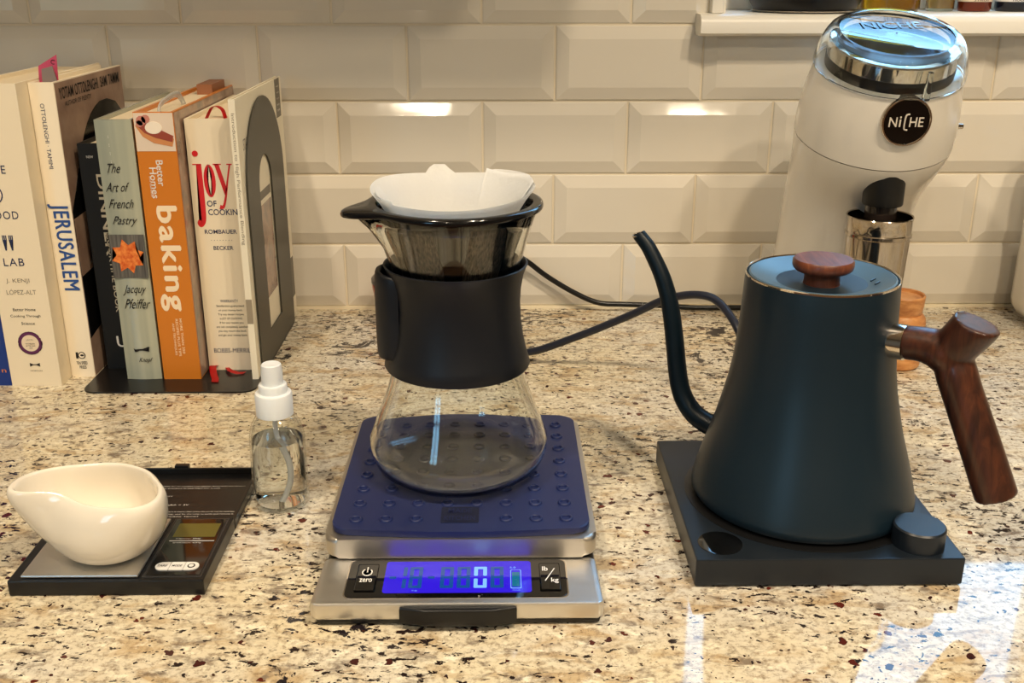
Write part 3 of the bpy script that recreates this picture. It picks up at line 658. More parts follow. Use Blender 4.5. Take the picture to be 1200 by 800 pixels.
# ------------------------------------------------------------------ SPRAY BOTTLE
sb = thing('spray_bottle', 'small clear spray bottle of liquid with white nozzle', 'bottle', (.0155, -.452, 0))
bx0, by0 = .0155, -.452
lathe('bottle', bx0, by0, [(0, .0024), (.012, .0012), (.0165, .0004), (.0190, .0020), (.0196, .006), (.0196, .030), (.0190, .054), (.0172, .062), (.0140, .0680), (.0105, .0710), (.0105, .0740),
      (.0094, .0740), (.0094, .0705), (.0128, .0670), (.0160, .0612), (.0178, .0535), (.0184, .030), (.0184, .007), (.0176, .0038), (.012, .0032), (0, .0040)], M_carafe, sb, cap=False)
lathe('liquid', bx0, by0, [(0, .0044), (.012, .0038), (.0172, .0045), (.0180, .0075), (.0180, .030), (.0176, .0510), (.0172, .0518), (0, .0516)], M_water, sb, cap=False)
tube('dip_tube', [(bx0, by0, .072), (bx0, by0-.001, .055), (bx0+.006, by0-.002, .035), (bx0+.006, by0-.003, .020), (bx0+.001, by0-.004, .0060)], .0018, M_tubep, sb, n=10)
cp = lathe('collar', bx0, by0, [(.0128, .0700), (.0128, .0850), (.0122, .0862), (.0098, .0866), (.0098, .0915), (.0092, .0925), (.004, .0925)], M_white_plastic, sb)
lathe('nozzle', bx0, by0, [(.0074, .0922), (.0074, .1010), (.0068, .1065), (.0060, .1072), (.0035, .1068)], M_white_plastic, sb)

# ------------------------------------------------------------------ KITCHEN SCALE
ks = thing('kitchen_scale', 'steel kitchen scale with glowing blue display panel', 'kitchen scale', (.147, -.49, 0))
bx('body', .0640, .2310, -.602, -.383, .0006, .0160, M_black, ks, r=.003)
prism('platform', rrect(.0632, .2318, -.5570, -.3740, .009), lambda u, v_, w_: Vector((u, v_, .0180+w_)), .0130, pr('satin_steel', (206, 200, 190), .40, metal=1), ks, r=.0028, seg=3)
pf = [(.0650, -.6050), (.2290, -.6050), (.2322, -.602), (.2310, -.5565), (.2275, -.5535), (.0662, -.5535), (.0630, -.5565), (.0615, -.602)]
pnl = prism('display_housing', pf, lambda u, v_, w_: Vector((u, v_+(.0025*(1-w_/.013) if v_ < -.6 else 0), .0040+w_)), .0130, M_steel, ks, r=.0022, seg=2)
F = plane_f((0, 0, .0170), (1, 0, 0), (0, 1, 0))
bz = prism('bezel', rrect(.0805, .2115, -.5985, -.5585, .004), lambda u, v_, w_: Vector((u, v_, .0164+w_)), .0011, M_black_gloss, ks, r=.0003)
prism('bezel_edge', rrect(.0797, .2123, -.5993, -.5577, .0045), lambda u, v_, w_: Vector((u, v_, .0164+w_)), .0008, M_chrome, ks)
F = plane_f((0, 0, .0175), (1, 0, 0), (0, 1, 0))
M_lcd = pr('lcd_blue', (34, 20, 150), .08, emit=(52, 24, 255), es=.33)
lcd = decal('display', rrect(.1025, .1905, -.5945, -.5605, .0020, 3), F, M_lcd, ks, .0002)
M_seg = pr('lcd_segment_dim', (6, 20, 40), .1, emit=(20, 78, 150), es=.7); M_segl = pr('lcd_segment_lit', (20, 30, 60), .1, emit=(130, 190, 255), es=.8)
M_seg_d = pr('lcd_battery', (6, 30, 40), .1, emit=(6, 110, 140), es=.7)
SEG = {'8': 'abcdefg', '0': 'abcdef', '1': 'ef', '-': 'g'}
def seg7(ch, cx_, cy_, w_, h_, mat, parent):
    t = .0023; a, b = w_/2, h_/2
    R7 = {'a': (-a, a, b-t, b), 'd': (-a, a, -b, -b+t), 'g': (-a, a, -t/2, t/2), 'f': (-a, -a+t, t*.7, b), 'e': (-a, -a+t, -b, -t*.7), 'b': (a-t, a, t*.7, b), 'c': (a-t, a, -b, -t*.7)}
    bm = bmesh.new()
    for s in SEG[ch]:
        x0, x1, y0, y1 = R7[s]; c_ = .0005
        pts = [(x0+c_, y0), (x1-c_, y0), (x1, y0+c_), (x1, y1-c_), (x1-c_, y1), (x0+c_, y1), (x0, y1-c_), (x0, y0+c_)]
        add_prism(bm, [(cx_+u, cy_+v_) for u, v_ in pts], lambda u, v_, w__: F(u, v_, .0003+w__), .0002 if s not in 'ad' else .00025)
    from_bm('digit', bm, mat, parent, None)
yc = -.5785; hs = .0225
seg7('-', .1075, yc, .004, hs, M_seg, lcd); seg7('1', .1170, yc, .0070, hs, M_seg, lcd); seg7('8', .1213, yc, .0078, hs, M_seg, lcd); seg7('-', .1305, yc, .004, hs, M_seg, lcd)
seg7('8', .1400, yc, .0078, hs, M_seg, lcd); seg7('8', .1500, yc, .0078, hs, M_seg, lcd); seg7('0', .1600, yc, .0078, hs, M_segl, lcd); seg7('8', .1700, yc, .0078, hs, M_seg, lcd)
bt = rrect(.1780, .1845, -.5905, -.5705, .001, 3)
decal('battery_symbol', bt, F, M_segl, lcd, .0004); decal('battery_symbol', rrect(.1784, .1841, -.5901, -.5709, .001, 3), F, M_lcd, lcd, .0005); decal('battery_symbol', rrect(.1790, .1835, -.5890, -.5735, .0005, 2), F, M_seg_d, lcd, .0006)
textbox('5.0', F, .1795, -.5680, .0035, .0018, M_segl, lcd, t=.0004); textbox('kg', F, .1215, -.5925, .003, .0012, M_segl, lcd, t=.0004); textbox('MAX', F, .1815, -.5925, .0045, .0010, M_segl, lcd, t=.0004)
bL = bx('power_button', .0855, .0980, -.5925, -.5640, .0174, .0184, M_black_gloss, ks, r=.0009)
bR = bx('unit_button', .1955, .2080, -.5925, -.5640, .0174, .0184, M_black_gloss, ks, r=.0009)
F2 = plane_f((0, 0, .0184), (1, 0, 0), (0, 1, 0)); M_wh = pr('symbol_white', (240, 240, 238), .5)
arc = [(.0917+.0032*math.cos(math.radians(a)), -.5735+.0040*math.sin(math.radians(a))) for a in range(125, 416, 15)]
decal('symbol', arc + [(.0917+.0025*math.cos(math.radians(a)), -.5735+.0032*math.sin(math.radians(a))) for a in range(410, 119, -15)], F2, M_wh, bL)
decal('symbol', [(.0914, -.5735), (.0920, -.5735), (.0920, -.5678), (.0914, -.5678)], F2, M_wh, bL)
textbox('zero', F2, .0917, -.5822, .0075, .0038, M_wh, bL, bold=.02)
textbox('lb', F2, .1990, -.5705, .0034, .0048, M_wh, bR, bold=.015); textbox('kg', F2, .2045, -.5835, .0044, .0058, M_wh, bR, bold=.015)
decal('symbol', [(.1985, -.5835), (.1990, -.5838), (.2050, -.5702), (.2045, -.5700)], F2, M_wh, bR)
hp = [(.1135, -.6030), (.1135, -.6062), (.1220, -.6072), (.1280, -.6090), (.1675, -.6090), (.1735, -.6072), (.1815, -.6062), (.1815, -.6030)]
prism('pull_handle', hp, lambda u, v_, w_: Vector((u, v_, .0040+w_)), .0110, M_black, ks, r=.0012)
for q in ((.075, -.59), (.22, -.59), (.075, -.40), (.22, -.40)): lathe('foot', q[0], q[1], [(.006, 0), (.006, .002)], M_black, ks, n=16)

# ------------------------------------------------------------------ TRIVET
tv = thing('trivet', 'navy silicone trivet mat with raised rings under the carafe', 'trivet', (.147, -.465, .031))
pts = []
x0, x1, y0, y1, r = .0668, .2280, -.5515, -.3790, .010
for cx_, cy_, a0 in ((x1-r, y1-r, 0), (x0+r, y1-r, 90), (x0+r, y0+r, 180), (x1-r, y0+r, 270)):
    for i in range(6):
        a = math.radians(a0+18*i); pts.append((cx_+r*math.cos(a), cy_+r*math.sin(a)))
    if a0 in (0, 180):
        for k_ in range(1, 8):
            u = k_/8; xx = (x1-r)+(x0+r-x1+r)*u if a0 == 0 else (x0+r)+(x1-r-x0-r)*u
            pts.append((xx, (y1 if a0 == 0 else y0) + (1 if a0 == 0 else -1)*.0040*math.sin(PI*u)))
prism('mat', pts, lambda u, v_, w_: Vector((u, v_, .0312+w_)), .0043, M_rubber, tv, r=.0010)
bm = bmesh.new()
rpf = [(.0026, 0), (.0027, .0010), (.0034, .0014), (.0042, .0010), (.0044, 0)]
add_lathe(bm, 0, 0, rpf, 16, cap=False); me_ring = bpy.data.meshes.new('ring'); bmesh.ops.recalc_face_normals(bm, faces=bm.faces); bm.to_mesh(me_ring); bm.free()
for p_ in me_ring.polygons: p_.use_smooth = True
me_ring.materials.append(M_rubber)
for iy in range(8):
    for ix in range(8):
        if iy == 0 and ix in (3, 4): continue
        o = bpy.data.objects.new('ring', me_ring); COL.objects.link(o); o.parent = tv
        o.location = (.0812+.01890*ix-.147, -.5395+.0203*iy+.465, .0354-.031)
F = plane_f((0, 0, .0355), (1, 0, 0), (0, 1, 0))
M_rub_d = pr('navy_silicone_mark', (14, 21, 50), .4)
lg = prism('emblem', rrect(.1345, .1585, -.5445, -.5245, .001), lambda u, v_, w_: Vector((u, v_, .0352+w_)), .0006, M_rub_d, tv)
F = plane_f((0, 0, .0358), (1, 0, 0), (0, 1, 0))
textbox('KITCHEN', F, .1465, -.5395, .0195, .0058, M_rubber, lg, t=.0005, bold=.02); textbox('MADE', F, .1465, -.5300, .0150, .0055, M_rubber, lg, t=.0005, bold=.02)

# ------------------------------------------------------------------ CARAFE with dripper
cx0, cy0, zb = .1437, -.4675, .0365
AZ = PI+.34                                   # azimuth of spout and tab
cf = thing('coffee_carafe', 'clear glass pour-over carafe with black band on the blue trivet', 'carafe', (cx0, cy0, zb))
outp = [(.0, .0005), (.038, .0), (.050, .0022), (.0570, .0080), (.0603, .0165), (.0605, .0250), (.0562, .0360), (.0510, .0500), (.0466, .0620), (.0443, .0720), (.0428, .0820), (.0412, .0960), (.0405, .1120), (.0402, .1250), (.0412, .1380), (.0428, .1480), (.0460, .1600), (.0498, .1730), (.0528, .1820)]
inp = [(r-.0017, z) for r, z in outp[::-1][:-3]] + [(.048, .0045), (.037, .0022), (0, .0026)]
prof = [(r, z+zb) for r, z in outp] + [(.0520, .1824+zb)] + [(r, z+zb) for r, z in inp]
nprof = len(outp)
def spout_f(k_, d):
    z = prof[k_][1]-zb
    if z < .150: return (0, 0)
    t = (z-.150)/.032; t = t*t
    g_ = math.exp(-(d/.20)**2)
    return (.0115*t*g_, -.0008*t*g_)
lathe('glass_body', cx0, cy0, prof, M_glass, cf, n=96, smooth=50, bump_f=spout_f, az=AZ, cap=False)
# silicone band round the waist
bo = [(.0478, .0770), (.0484, .0782), (.0462, .0860), (.0440, .0960), (.0424, .1080), (.0418, .1200), (.0424, .1300), (.0440, .1390), (.0462, .1450), (.0468, .1462), (.0456, .1466)]
bi = [(.0436, .1440), (.0424, .1380), (.0414, .1260), (.0412, .1120), (.0425, .0960), (.0450, .0830), (.0462, .0770)]
lathe('band', cx0, cy0, [(r, z+zb) for r, z in bo+bi+bo[:1]], M_black_soft, cf, n=80, smooth=50, cap=False)
# closure flap of the band, a thick loop at the left
bm = bmesh.new(); lp = []
for rr_, a_ in ((.0400, 158), (.0450, 163), (.0485, 172), (.0500, 182), (.0500, 194), (.0465, 204), (.0410, 210)):
    a = math.radians(a_); lp.append((cx0+rr_*math.cos(a), cy0+rr_*math.sin(a), 0))
sp = catmull(lp, 4); rings = []
for i, p_ in enumerate(sp):
    t = (sp[min(i+1, len(sp)-1)]-sp[max(i-1, 0)]).normalized(); nn = Vector((t.y, -t.x, 0)); ring = []
    u = i/(len(sp)-1); zh = .0275+.0020*math.sin(PI*u); zm = zb+.1140
    for k_ in range(20):
        a = 2*PI*k_/20; sgn = lambda v_, e_: math.copysign(abs(v_)**e_, v_)
        q = p_ + nn*(.0026*sgn(math.cos(a), .5)); q.z = zm+zh*sgn(math.sin(a), .35); ring.append(bm.verts.new(q))
    rings.append(ring)
for A, B in zip(rings, rings[1:]):
    for k_ in range(20): bm.faces.new((A[k_], A[(k_+1) % 20], B[(k_+1) % 20], B[k_]))
bm.faces.new(rings[0]); bm.faces.new(rings[-1]); from_bm('band_loop', bm, M_black_soft, cf, 60)

dr = thing('coffee_dripper', 'black plastic cone dripper with thumb tab resting in the carafe', 'dripper', (cx0, cy0, .2195))
zr = .2190
def tab_f(k_, d):
    g_ = .0165*math.exp(-(abs(d)/.23)**2.2)
    return ((g_, -.0012*g_/.0165) if k_ in (0, 1, 2, 3, 4) else (0, 0))
lathe('rim', cx0, cy0, [(.0545, zr), (.0562, zr+.0006), (.0566, zr+.0020), (.0560, zr+.0038), (.0545, zr+.0045), (.0500, zr+.0040), (.0488, zr+.0020), (.0488, zr-.004), (.0500, zr-.004), (.0502, zr)], M_smoke, dr, n=96, smooth=50, bump_f=tab_f, az=AZ, cap=False)
lathe('mesh_cone', cx0, cy0, [(.0476, zr-.002), (.0270, zr-.060), (.0150, zr-.085), (.0146, zr-.085), (.0264, zr-.060), (.0470, zr-.002)], M_mesh, dr, n=64, cap=False)
for k_ in range(6):
    a0 = math.radians(-90+60*k_); bm = bmesh.new(); R0 = []
    for rr_, z, hw in ((.0479, zr-.001, .26), (.0440, zr-.012, .23), (.0380, zr-.030, .15), (.0278, zr-.059, .12), (.0158, zr-.086, .2)):
        R0.append([bm.verts.new((cx0+(rr_+dd)*math.cos(a0+hw*s), cy0+(rr_+dd)*math.sin(a0+hw*s), z)) for dd, s in ((.0008, -1), (.0010, 0), (.0008, 1), (-.0008, 1), (-.0008, -1))])
    for A, B in zip(R0, R0[1:]):
        for i in range(5): bm.faces.new((A[i], A[(i+1) % 5], B[(i+1) % 5], B[i]))
    bm.faces.new(R0[0]); bm.faces.new(R0[-1]); from_bm('rib', bm, M_smoke, dr, 50)
lathe('outlet', cx0, cy0, [(.0175, zr-.084), (.0175, zr-.092), (.0100, zr-.100), (.0085, zr-.112), (.0070, zr-.112), (.0070, zr-.090)], M_smoke, dr, n=32)

# paper filter: cone with wavy rim and folded flaps
fp = thing('paper_filter', 'white paper filter opened inside the black dripper', 'paper filter', (cx0-.002, cy0, .16))
def filt(name, a0, a1, roff, zoff, ztop=None, n_=60, lean=0):
    bm = bmesh.new(); rows = []
    for i in range(n_+1):
        a = math.radians(a0+(a1-a0)*i/n_); rim = .2330 + zoff
        if ztop: rim = ztop(math.degrees(a), i/n_)
        col_ = []
        for s in range(9):
            t = (0, .2, .4, .6, .75, .86, .92, .96, 1)[s]; z = .150+(rim-.150)*t; r = (.0045+.0415*(z-.150)/.0735 if z < .2235 else .0460+.0070*(z-.2235)/.0095)+roff
            wob = .0006*math.sin(5*a+2*t)*t
            col_.append(bm.verts.new((cx0-.0015+(r+wob)*math.cos(a), cy0+(r+wob)*math.sin(a), z)))
        rows.append(col_)
    for A, B in zip(rows, rows[1:]):
        for s in range(8): bm.faces.new((A[s], A[s+1], B[s+1], B[s]))
    bmesh.ops.solidify(bm, geom=bm.faces[:], thickness=.0003)
    return from_bm(name, bm, M_paper_in, fp, 60)
def rimz(a, u):
    a = a % 360; z = .2322
    z -= .0062*math.exp(-((a-268)/52)**2)
    if 92 < a < 112: z += .0052*min(1, (a-92)/4, (112-a)/5)
    z += .0010*math.sin(math.radians(3*a))
    if 20 < a < 66: z += .0022*min(1, (66-a)/3)
    return z
filt('paper', 0, 360, -.0002, 0, rimz, 96)
filt('fold', 5, 66, -.0022, 0, lambda a, u: .2352 - .0012*(1-u) + .0012*math.sin(u*6), 24)
filt('fold', 168, 222, -.0030, 0, lambda a, u: .2310 - .0016*u, 24)

# ------------------------------------------------------------------ KETTLE
kx, ky = .3790, -.4780
kt_b = thing('kettle_base', 'black square heating base with round dial under the kettle', 'kettle base', (.3755, -.478, 0))
bx('plate', .2922, .4588, -.5640, -.3920, .0012, .0200, M_base, kt_b, r=.0012, label='satin black slab')
for q in ((.305, -.55), (.446, -.55), (.305, -.405), (.446, -.405)): lathe('foot', q[0], q[1], [(.006, 0), (.006, .0014)], M_black, kt_b, n=12)
lathe('heating_ring', kx, ky, [(.0790, .0199), (.0790, .0203), (.0770, .0206), (.0600, .0206)], M_black, kt_b, n=64)
lathe('dial', .4355, -.5455, [(.0155, .0198), (.0160, .0200), (.0160, .0325), (.0150, .0335), (.004, .0335)], M_base, kt_b, n=48)
lathe('display', .3107, -.5445, [(.0140, .0196), (.0140, .0203), (.0130, .0204)], M_black_gloss, kt_b, n=40)

kt = thing('gooseneck_kettle', 'dark blue-black gooseneck kettle with walnut handle', 'kettle', (kx, ky, .0206))
kp = [(.0, .0214), (.0690, .0210), (.0728, .0224), (.0744, .0252), (.0742, .0285), (.0730, .0335), (.0700, .0450), (.0655, .0600), (.0612, .0740), (.0578, .0880), (.0546, .1020), (.0522, .1160), (.0508, .1300), (.0497, .1440), (.0490, .1600), (.0484, .1755), (.0482, .1768)]
lathe('body', kx, ky, kp + [(.0470, .1768), (.0468, .1740), (.0, .1700)], M_kettle, kt, n=96, smooth=40, cap=False)
lathe('rim', kx, ky, [(.0483, .1762), (.0484, .1772), (.0478, .1776), (.0472, .1772), (.0471, .1762)], M_chrome, kt, n=96, smooth=60, cap=False)
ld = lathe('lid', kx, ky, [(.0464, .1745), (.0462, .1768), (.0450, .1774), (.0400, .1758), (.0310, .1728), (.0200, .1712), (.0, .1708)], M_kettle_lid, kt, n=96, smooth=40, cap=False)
for (a, b) in ((.4095, -.4842), (.4098, -.4915)):
    tube('vent_slot', [(a-.0016, b-.0016, .1746), (a+.0022, b+.0016, .1752)], .0006, M_black_gloss, ld, n=8, sub=1)
kn = lathe('lid_knob', kx, ky, [(.0118, .1705), (.0112, .1730), (.0112, .1765), (.0125, .1785), (.0172, .1800), (.0188, .1815), (.0193, .1835), (.0192, .1862), (.0182, .1874), (.0, .1876)], M_knobwood, kt, n=64, smooth=40, cap=False)
az = math.radians(-39); hd = Vector((math.cos(az), math.sin(az), 0))
def kp3(r, z): return (kx+hd.x*r, ky+hd.y*r, z)
tube('ferrule', [kp3(.0440, .1425), kp3(.0578, .1432)], .0112, M_chrome, kt, n=32, sub=2)
# handle: arm, knob and grip grown together
bm = bmesh.new()
add_tube(bm, [kp3(.0574, .1432), kp3(.0650, .1443), kp3(.0730, .1442), kp3(.0810, .1427), kp3(.0885, .1385)], [.0108, .0108, .0116, .0132, .0118], 28, 6)
add_tube(bm, [kp3(.0775, .1440), kp3(.0855, .1465), kp3(.0915, .1545), kp3(.0975, .1642)], [.0100, .0126, .0134, .0139], 36, 6, end_normals=(None, (hd.x*.30, hd.y*.30, 1)))
add_tube(bm, [kp3(.0850, .1460), kp3(.0888, .1335), kp3(.0950, .1190), kp3(.1093, .0890), kp3(.1238, .0575)], [.0095, .0124, .0124, .0127, .0131], 28, 6, flat=(1.0, .98))
hn = from_bm('handle', bm, M_walnut, kt, 180)
rm = hn.modifiers.new('blend', 'REMESH'); rm.mode = 'VOXEL'; rm.voxel_size = .0011; rm.use_smooth_shade = True
sm = hn.modifiers.new('soften', 'SMOOTH'); sm.factor = .5; sm.iterations = 12
# gooseneck
sp_pts = [(-.0560, .0480), (-.0744, .0516), (-.0865, .0568), (-.0957, .0672), (-.1009, .0822), (-.1052, .1076), (-.1102, .1325), (-.1177, .1532), (-.1290, .1715), (-.1350, .1780), (-.1391, .1818)]
bm = bmesh.new()
add_tube(bm, [kp3(r+.0012, z) for r, z in sp_pts], [.0078, .0076, .0073, .0070, .0068, .0066, .0063, .0058, .0053, .0050, .0048], 22, 6, cap=False, end_normals=(None, (-.30, 0, 1)))
bmesh.ops.solidify(bm, geom=bm.faces[:], thickness=.0006)
gs = from_bm('gooseneck', bm, M_kettle, kt, 60)
tip = Vector(kp3(-.1391+.0012, .1818)); tn = Vector((-.30, 0, 1)).normalized(); u_ = Vector((0, 1, 0)); s_ = tn.cross(u_)
tube('spout_lip', [tip+u_*(.0046*math.cos(2*PI*i/16))+s_*(.0046*math.sin(2*PI*i/16)) for i in range(17)], .0005, M_chrome, kt, n=6, sub=2)

# cables
cb = tube('power_cable', [(.372, -.388, .0100), (.378, -.365, .0105), (.3790, -.335, .0220), (.3765, -.305, .0470), (.3715, -.300, .0750), (.3600, -.270, .0910), (.3443, -.255, .0940), (.3200, -.235, .0840), (.2900, -.215, .0620), (.2450, -.195, .0350), (.2000, -.175, .0120), (.1650, -.150, .0056), (.1300, -.120, .0050), (.1150, -.070, .0062), (.118, -.048, .022), (.1300, -.042, .0400), (.1400, -.0270, .0480)], .0036, M_cable, n=12, sub=8)
tag(cb, 'navy cable arching from the kettle base behind the gooseneck', 'cable')
cb2 = tube('power_cable', [(.480, -.020, .0046), (.4422, -.016, .0046), (.4137, -.016, .0046), (.3849, -.016, .0048), (.3466, -.016, .0075), (.3085, -.016, .0090), (.2799, -.016, .0110), (.2512, -.016, .0240), (.2226, -.016, .0420), (.2000, -.018, .0600), (.1800, -.026, .0720), (.1600, -.036, .0780), (.1430, -.0270, .0790)], .0030, M_cable_k, n=12, sub=8)
tag(cb2, 'black cable lying along the foot of the tiles', 'cable')

ol = thing('wall_socket', 'white wall socket on the tiles hidden behind the carafe', 'socket', (.142, -.004, .065))
bx('cover_plate', .110, .174, -.0085, -.0042, .022, .108, M_white_plastic, ol, r=.0012)
for zz in (.0480, .0790): prism('plug', rrect(.129, .155, zz-.011, zz+.011, .004), lambda u, v_, w_: Vector((u, -.0087-w_, v_)), .018, M_cable_k, ol, r=.001)
# ------------------------------------------------------------------ GRINDER
gx = .5125
gr = thing('coffee_grinder', 'cream coffee grinder with round black badge and clear lid', 'coffee grinder', (gx, -.10, 0))
tl = math.radians(19.5); ax_ = Vector((0, -math.sin(tl), math.cos(tl))); S0 = Vector((gx, -.161, .2190))
def ring_pts(c_, tilt, rx, ry, n_=64):
    e1 = Vector((1, 0, 0)); e2 = Vector((0, math.cos(tilt), math.sin(tilt)))
    return [c_ + e1*(rx*math.cos(2*PI*i/n_)) + e2*(ry*math.sin(2*PI*i/n_)) for i in range(n_)]
def loft(name, secs, mat, parent, smooth=40, cap=True, **k):
    bm = bmesh.new(); R_ = [[bm.verts.new(q) for q in s] for s in secs]; n_ = len(R_[0])
    for A, B in zip(R_, R_[1:]):
        for i in range(n_): bm.faces.new((A[i], A[(i+1) % n_], B[(i+1) % n_], B[i]))
    if cap: bm.faces.new(R_[0]); bm.faces.new(R_[-1])
    return from_bm(name, bm, mat, parent, smooth, **k)
secs = [(-.090, .0008, 0, .0600, .0480), (-.090, .004, 0, .0630, .0510), (-.090, .040, 0, .0628, .0515), (-.096, .080, 0, .0624, .0530), (-.105, .115, .02, .0620, .0550), (-.1120, .140, .05, .0622, .0575), (-.1220, .160, .10, .0630, .0600), (-.1350, .178, .18, .0645, .0635), (-.1480, .196, .27, .0665, .0670), (-.1575, .211, tl, .0692, .0692)]
body = loft('body', [ring_pts(Vector((gx, a, b)), t, rx, ry) for a, b, t, rx, ry in secs] + [ring_pts(S0-ax_*.0006, tl, .0700, .0700), ring_pts(S0-ax_*.0006, tl, .0680, .0680)], M_grinder, gr, 50)
def hring(s, r): return ring_pts(S0+ax_*s, tl, r, r)
loft('head', [hring(.0002, .0685), hring(.0006, .0702), hring(.014, .0702), hring(.030, .0690), hring(.045, .0668), hring(.058, .0640), hring(.0625, .0630), hring(.0640, .0600)], M_grinder, gr, 40)
loft('seam_line', [hring(-.0008, .0694), hring(.0004, .0694)], pr('seam_dark', (96, 84, 70)), gr)
loft('hopper_base', [hring(.0640, .0545), hring(.0735, .0545), hring(.0735, .050)], M_black, gr, 30)
loft('burr_ring', [hring(.0735, .0540), hring(.0850, .0535), hring(.0862, .052), hring(.0862, .047)], M_chrome, gr, 30)
loft('hopper_bowl', [hring(.0862, .046), hring(.0864, .046)], pr('burr_dark', (70, 66, 62), .3, metal=.6), gr)
loft('clear_lid', [hring(.0645, .0648), hring(.0700, .0645), hring(.0860, .0605), hring(.0930, .0565), hring(.0955, .0530), hring(.0958, .0480), hring(.0948, .0468), hring(.0948, .001),
                   hring(.0928, .001), hring(.0928, .0520), hring(.0905, .0550), hring(.0850, .0588), hring(.0700, .0625), hring(.0645, .0628), hring(.0645, .0648)], M_plastic_clear, gr, 40, cap=False)
FL = plane_f(S0+ax_*.0949, (1, 0, 0), (0, math.cos(tl), math.sin(tl)))
textbox('NICHE', FL, 0, .016, .052, .0125, M_plastic_clear, gr, t=.0006, bold=.02)
loft('lid_lug', [ring_pts(S0+ax_*.064+Vector((.012, -.0605, -.021)), tl, .0035, .003, 12), ring_pts(S0+ax_*.086+Vector((.012, -.0580, -.0195)), tl, .0022, .002, 12)], M_plastic_clear, gr)
# badge
bn = math.radians(8); bcn = Vector((gx, -.2385, .2400)); bnrm = Vector((0, -math.cos(bn), -math.sin(bn))); bup = Vector((0, -math.sin(bn), math.cos(bn)))
def bring(r, d): return [bcn+bnrm*d+Vector((1, 0, 0))*(r*math.cos(2*PI*i/40))+bup*(r*math.sin(2*PI*i/40)) for i in range(40)]
bd = loft('badge', [bring(.0212, -.008), bring(.0212, .0012), bring(.0205, .0022), bring(.0195, .0022), bring(.0188, .0012)], M_chrome, gr, 40)
loft('badge_face', [bring(.0190, .0010), bring(.0190, .0016)], M_black_gloss, bd)
FB = plane_f(bcn+bnrm*.0017, (1, 0, 0), bup)
M_badge = pr('badge_letter', (214, 204, 188), .3)
textbox('N', FB, -.0117, 0, .0068, .0082, M_badge, bd, bold=.015, t=.0004); textbox('i', FB, -.0058, .0004, .0016, .0090, M_badge, bd, bold=.015, t=.0004)
tube('lettering', [FB(.0014, .0066, .0004), FB(-.0014, .0056, .0004), FB(-.0020, 0, .0004), FB(-.0016, -.0060, .0004), FB(.0012, -.0068, .0004)], .0007, M_badge, bd, n=8, sub=4)
textbox('HE', FB, .0080, 0, .0118, .0082, M_badge, bd, bold=.015, t=.0004)
tube('switch_lever', [(.574, -.170, .2260), (.5905, -.170, .2260)], [.0030, .0024], M_chrome, gr, n=14, sub=2)
# chute and cup foot
cy_ = -.2050
lathe('chute_recess_shade', gx, cy_-.0015, [(.0176, .1980), (.0176, .1640), (.0170, .1628), (.0156, .1628), (.0156, .1980)], pr('recess_black', (8, 8, 8), .5), gr, n=40)  # shade of the open recess around the chute, put in as a black tube
lathe('chute', gx, cy_, [(.0138, .1900), (.0138, .1500), (.0128, .1500), (.0128, .1900)], pr('chute_dark', (40, 32, 28), .15, coat=.5), gr, n=36)
prism('cup_foot', circ(gx, cy_, .0245, 36) + [], lambda u, v_, w_: Vector((u, v_, .0006+w_)), .052, M_grinder, gr, r=.002)
bx('cup_foot', gx-.018, gx+.018, -.200, -.115, .0006, .050, M_grinder, gr, r=.002)
cup = lathe('dosing_cup', gx, cy_, [(.0, .0530), (.0235, .0530), (.0250, .0545), (.0262, .0900), (.0280, .1340), (.0290, .1350), (.0290, .1375), (.0282, .1385), (.0286, .1510), (.0293, .1520), (.0288, .1528), (.0278, .1520), (.0272, .1370), (.0255, .0900), (.0243, .0570), (0, .0560)], M_cup, None, n=64, smooth=35, cap=False)
tag(cup, 'polished steel dosing cup under the grinder chute', 'cup')

# ------------------------------------------------------------------ wooden-lidded jar behind the kettle
jr = thing('wooden_jar', 'small white jar with wooden lid behind the kettle handle', 'jar', (.5555, -.1800, 0))
jx, jy = .5535, -.1790
lathe('wooden_base', jx, jy, [(.0200, 0), (.0222, .002), (.0226, .008), (.0218, .0120), (.018, .0120)], M_lightwood, jr)
lathe('jar_body', jx, jy, [(.0205, .0121), (.0208, .020), (.0208, .038), (.019, .0400)], M_ceramic, jr)
lathe('wooden_shoulder', jx, jy, [(.0190, .0390), (.0226, .0400), (.0232, .0440), (.0222, .0490), (.0196, .0525), (.0180, .0530)], M_lightwood, jr)
lathe('wooden_lid', jx, jy, [(.0176, .0520), (.0186, .0540), (.0196, .0620), (.0200, .0700), (.0192, .0712), (.0180, .0706), (.0174, .0680), (.004, .0672)], M_lightwood, jr)

# small red pot behind the carafe
rp_ = thing('red_pot', 'small red pot with grey lid half hidden behind the carafe band', 'pot', (.066, -.055, 0))
lathe('pot_body', .066, -.055, [(.018, .0003), (.021, .002), (.0262, .020), (.0300, .0460), (.0300, .0475), (.026, .0475)], pr('red_glaze', (168, 36, 30), .15, coat=.5), rp_)
lathe('pot_lid', .066, -.055, [(.0302, .0478), (.0302, .0520), (.026, .0570), (.006, .0590), (.005, .0600)], pr('grey_lid', (88, 82, 78), .3), rp_)

# pale appliance at the right edge
ap = thing('kitchen_appliance', 'cream rounded appliance cut off by the right edge', 'appliance', (.86, -.14, 0))
bm = bmesh.new(); add_box(bm, .7230, 1.02, -.215, -.030, .0040, .205, .022, 4); from_bm('housing', bm, M_grinder, ap, 60)
bx('slot', .79, .97, -.150, -.125, .2035, .2056, M_black, ap); bx('slot', .79, .97, -.110, -.085, .2035, .2056, M_black, ap)
for q in ((.765, -.19), (.99, -.19), (.765, -.055), (.99, -.055)): lathe('foot', q[0], q[1], [(.010, 0), (.010, .0060)], M_black, ap, n=16)

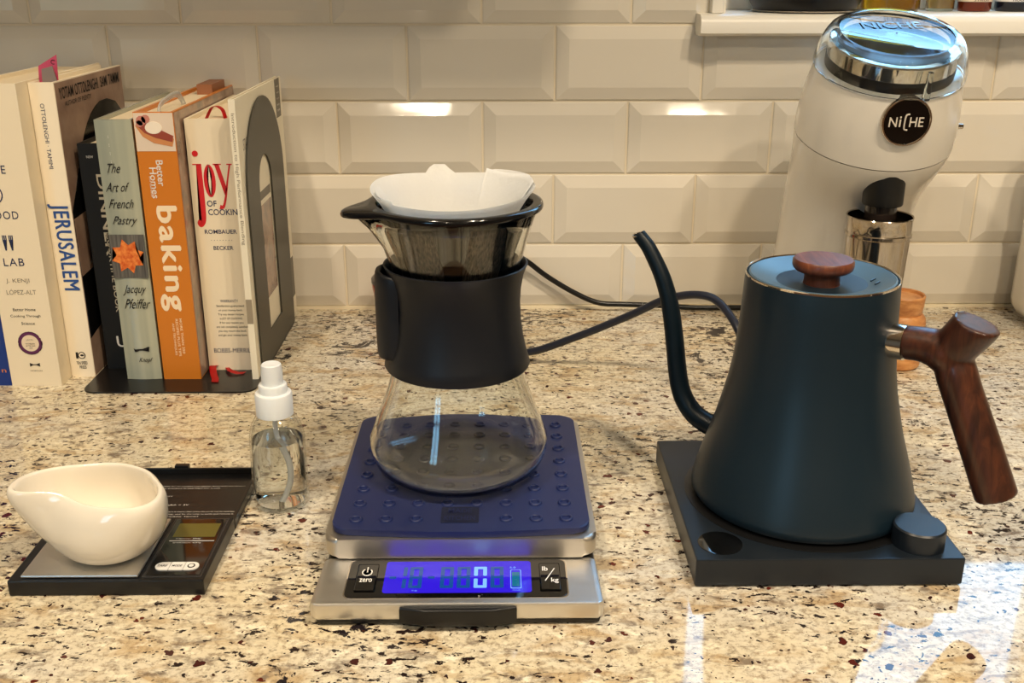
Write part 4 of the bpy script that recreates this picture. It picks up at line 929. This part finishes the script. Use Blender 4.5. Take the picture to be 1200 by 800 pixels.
# ------------------------------------------------------------------ things on the window sill
SZ = .3166
dish = thing('black_vase', 'wide black vase with a chrome foot ring, made tall to block the window', 'vase', (.4920, .030, SZ))
lathe('vessel', .4920, .028, [(.044, SZ+.0003), (.052, SZ+.002), (.0575, SZ+.012), (.0590, SZ+.060), (.0570, SZ+.160), (.0500, SZ+.260), (.0480, SZ+.330), (.0460, SZ+.330), (.0480, SZ+.260), (.050, SZ+.10), (.045, SZ+.006)], M_black, dish)  # tall upper body is added to block the sky reflected in the counter
lathe('foot_ring', .4920, .028, [(.0530, SZ+.0010), (.0548, SZ+.0022), (.0535, SZ+.0030)], M_chrome, dish)
def bottle(name, label, x, y, r, h, body, liquid, lab=None, square=False, neck=.010, capm=M_black, text=None):
    t = thing(name, label, 'bottle', (x, y, SZ), 'bottles standing on the window sill')
    n_ = 4 if square else 40
    lathe('glass', x, y, [(r*.6, SZ+.001), (r*.92, SZ+.0004), (r, SZ+.003), (r, SZ+h*.62), (r*.9, SZ+h*.70), (neck, SZ+h*.80), (neck, SZ+h*.95)], body, t, n=40)
    if liquid: lathe('liquid', x, y, [(r*.9, SZ+.003), (r*.94, SZ+.006), (r*.94, SZ+h*.5), (r*.9, SZ+h*.5)], liquid, t, n=40)
    lathe('cap', x, y, [(neck*1.15, SZ+h*.93), (neck*1.15, SZ+h), (neck*.5, SZ+h)], capm, t, n=24)
    if lab:
        bm = bmesh.new(); add_lathe(bm, x, y, [(r+.0004, SZ+.010), (r+.0004, SZ+h*.55)], 40, cap=False); from_bm('label', bm, lab, t, 60)
    if text:
        for k_, s in enumerate(text): textbox(s, plane_f((x, y-r-.0006, SZ), (1, 0, 0), (0, 0, 1)), 0, .018-.0060*k_, r*1.0, .0028, M_ink, t, t=.0006)
    return t
M_oil = pr('golden_oil', (222, 168, 30), .02, trans=.85, ior=1.4); M_amber = pr('amber_syrup', (120, 44, 20), .05, trans=.4); M_cream_lab = pr('label_cream', (226, 212, 186), .5)
bottle('oil_bottle', 'wide bottle of golden oil on the window sill', .5865, .040, .0300, .17, M_plastic_clear, M_oil)
bottle('glass_bottle', 'narrow clear bottle with gold liquid on the sill', .6415, .045, .0145, .10, M_plastic_clear, pr('pale_gold', (214, 176, 110), .05, trans=.7), capm=M_chrome)
bottle('sauce_bottle', 'red-brown bottle with cream label on the sill', .6760, .040, .0170, .105, M_amber, None, M_cream_lab, text=('SMALL BATCH', 'SYRUP'))
bottle('dark_bottle', 'dark bottle with white label at the right of the sill', .7170, .040, .0180, .11, pr('dark_glass', (22, 24, 34), .08), None, pr('label_white', (222, 220, 214), .5), text=('BARREL', 'MOUSSE'))
bpy.context.view_layer.update()
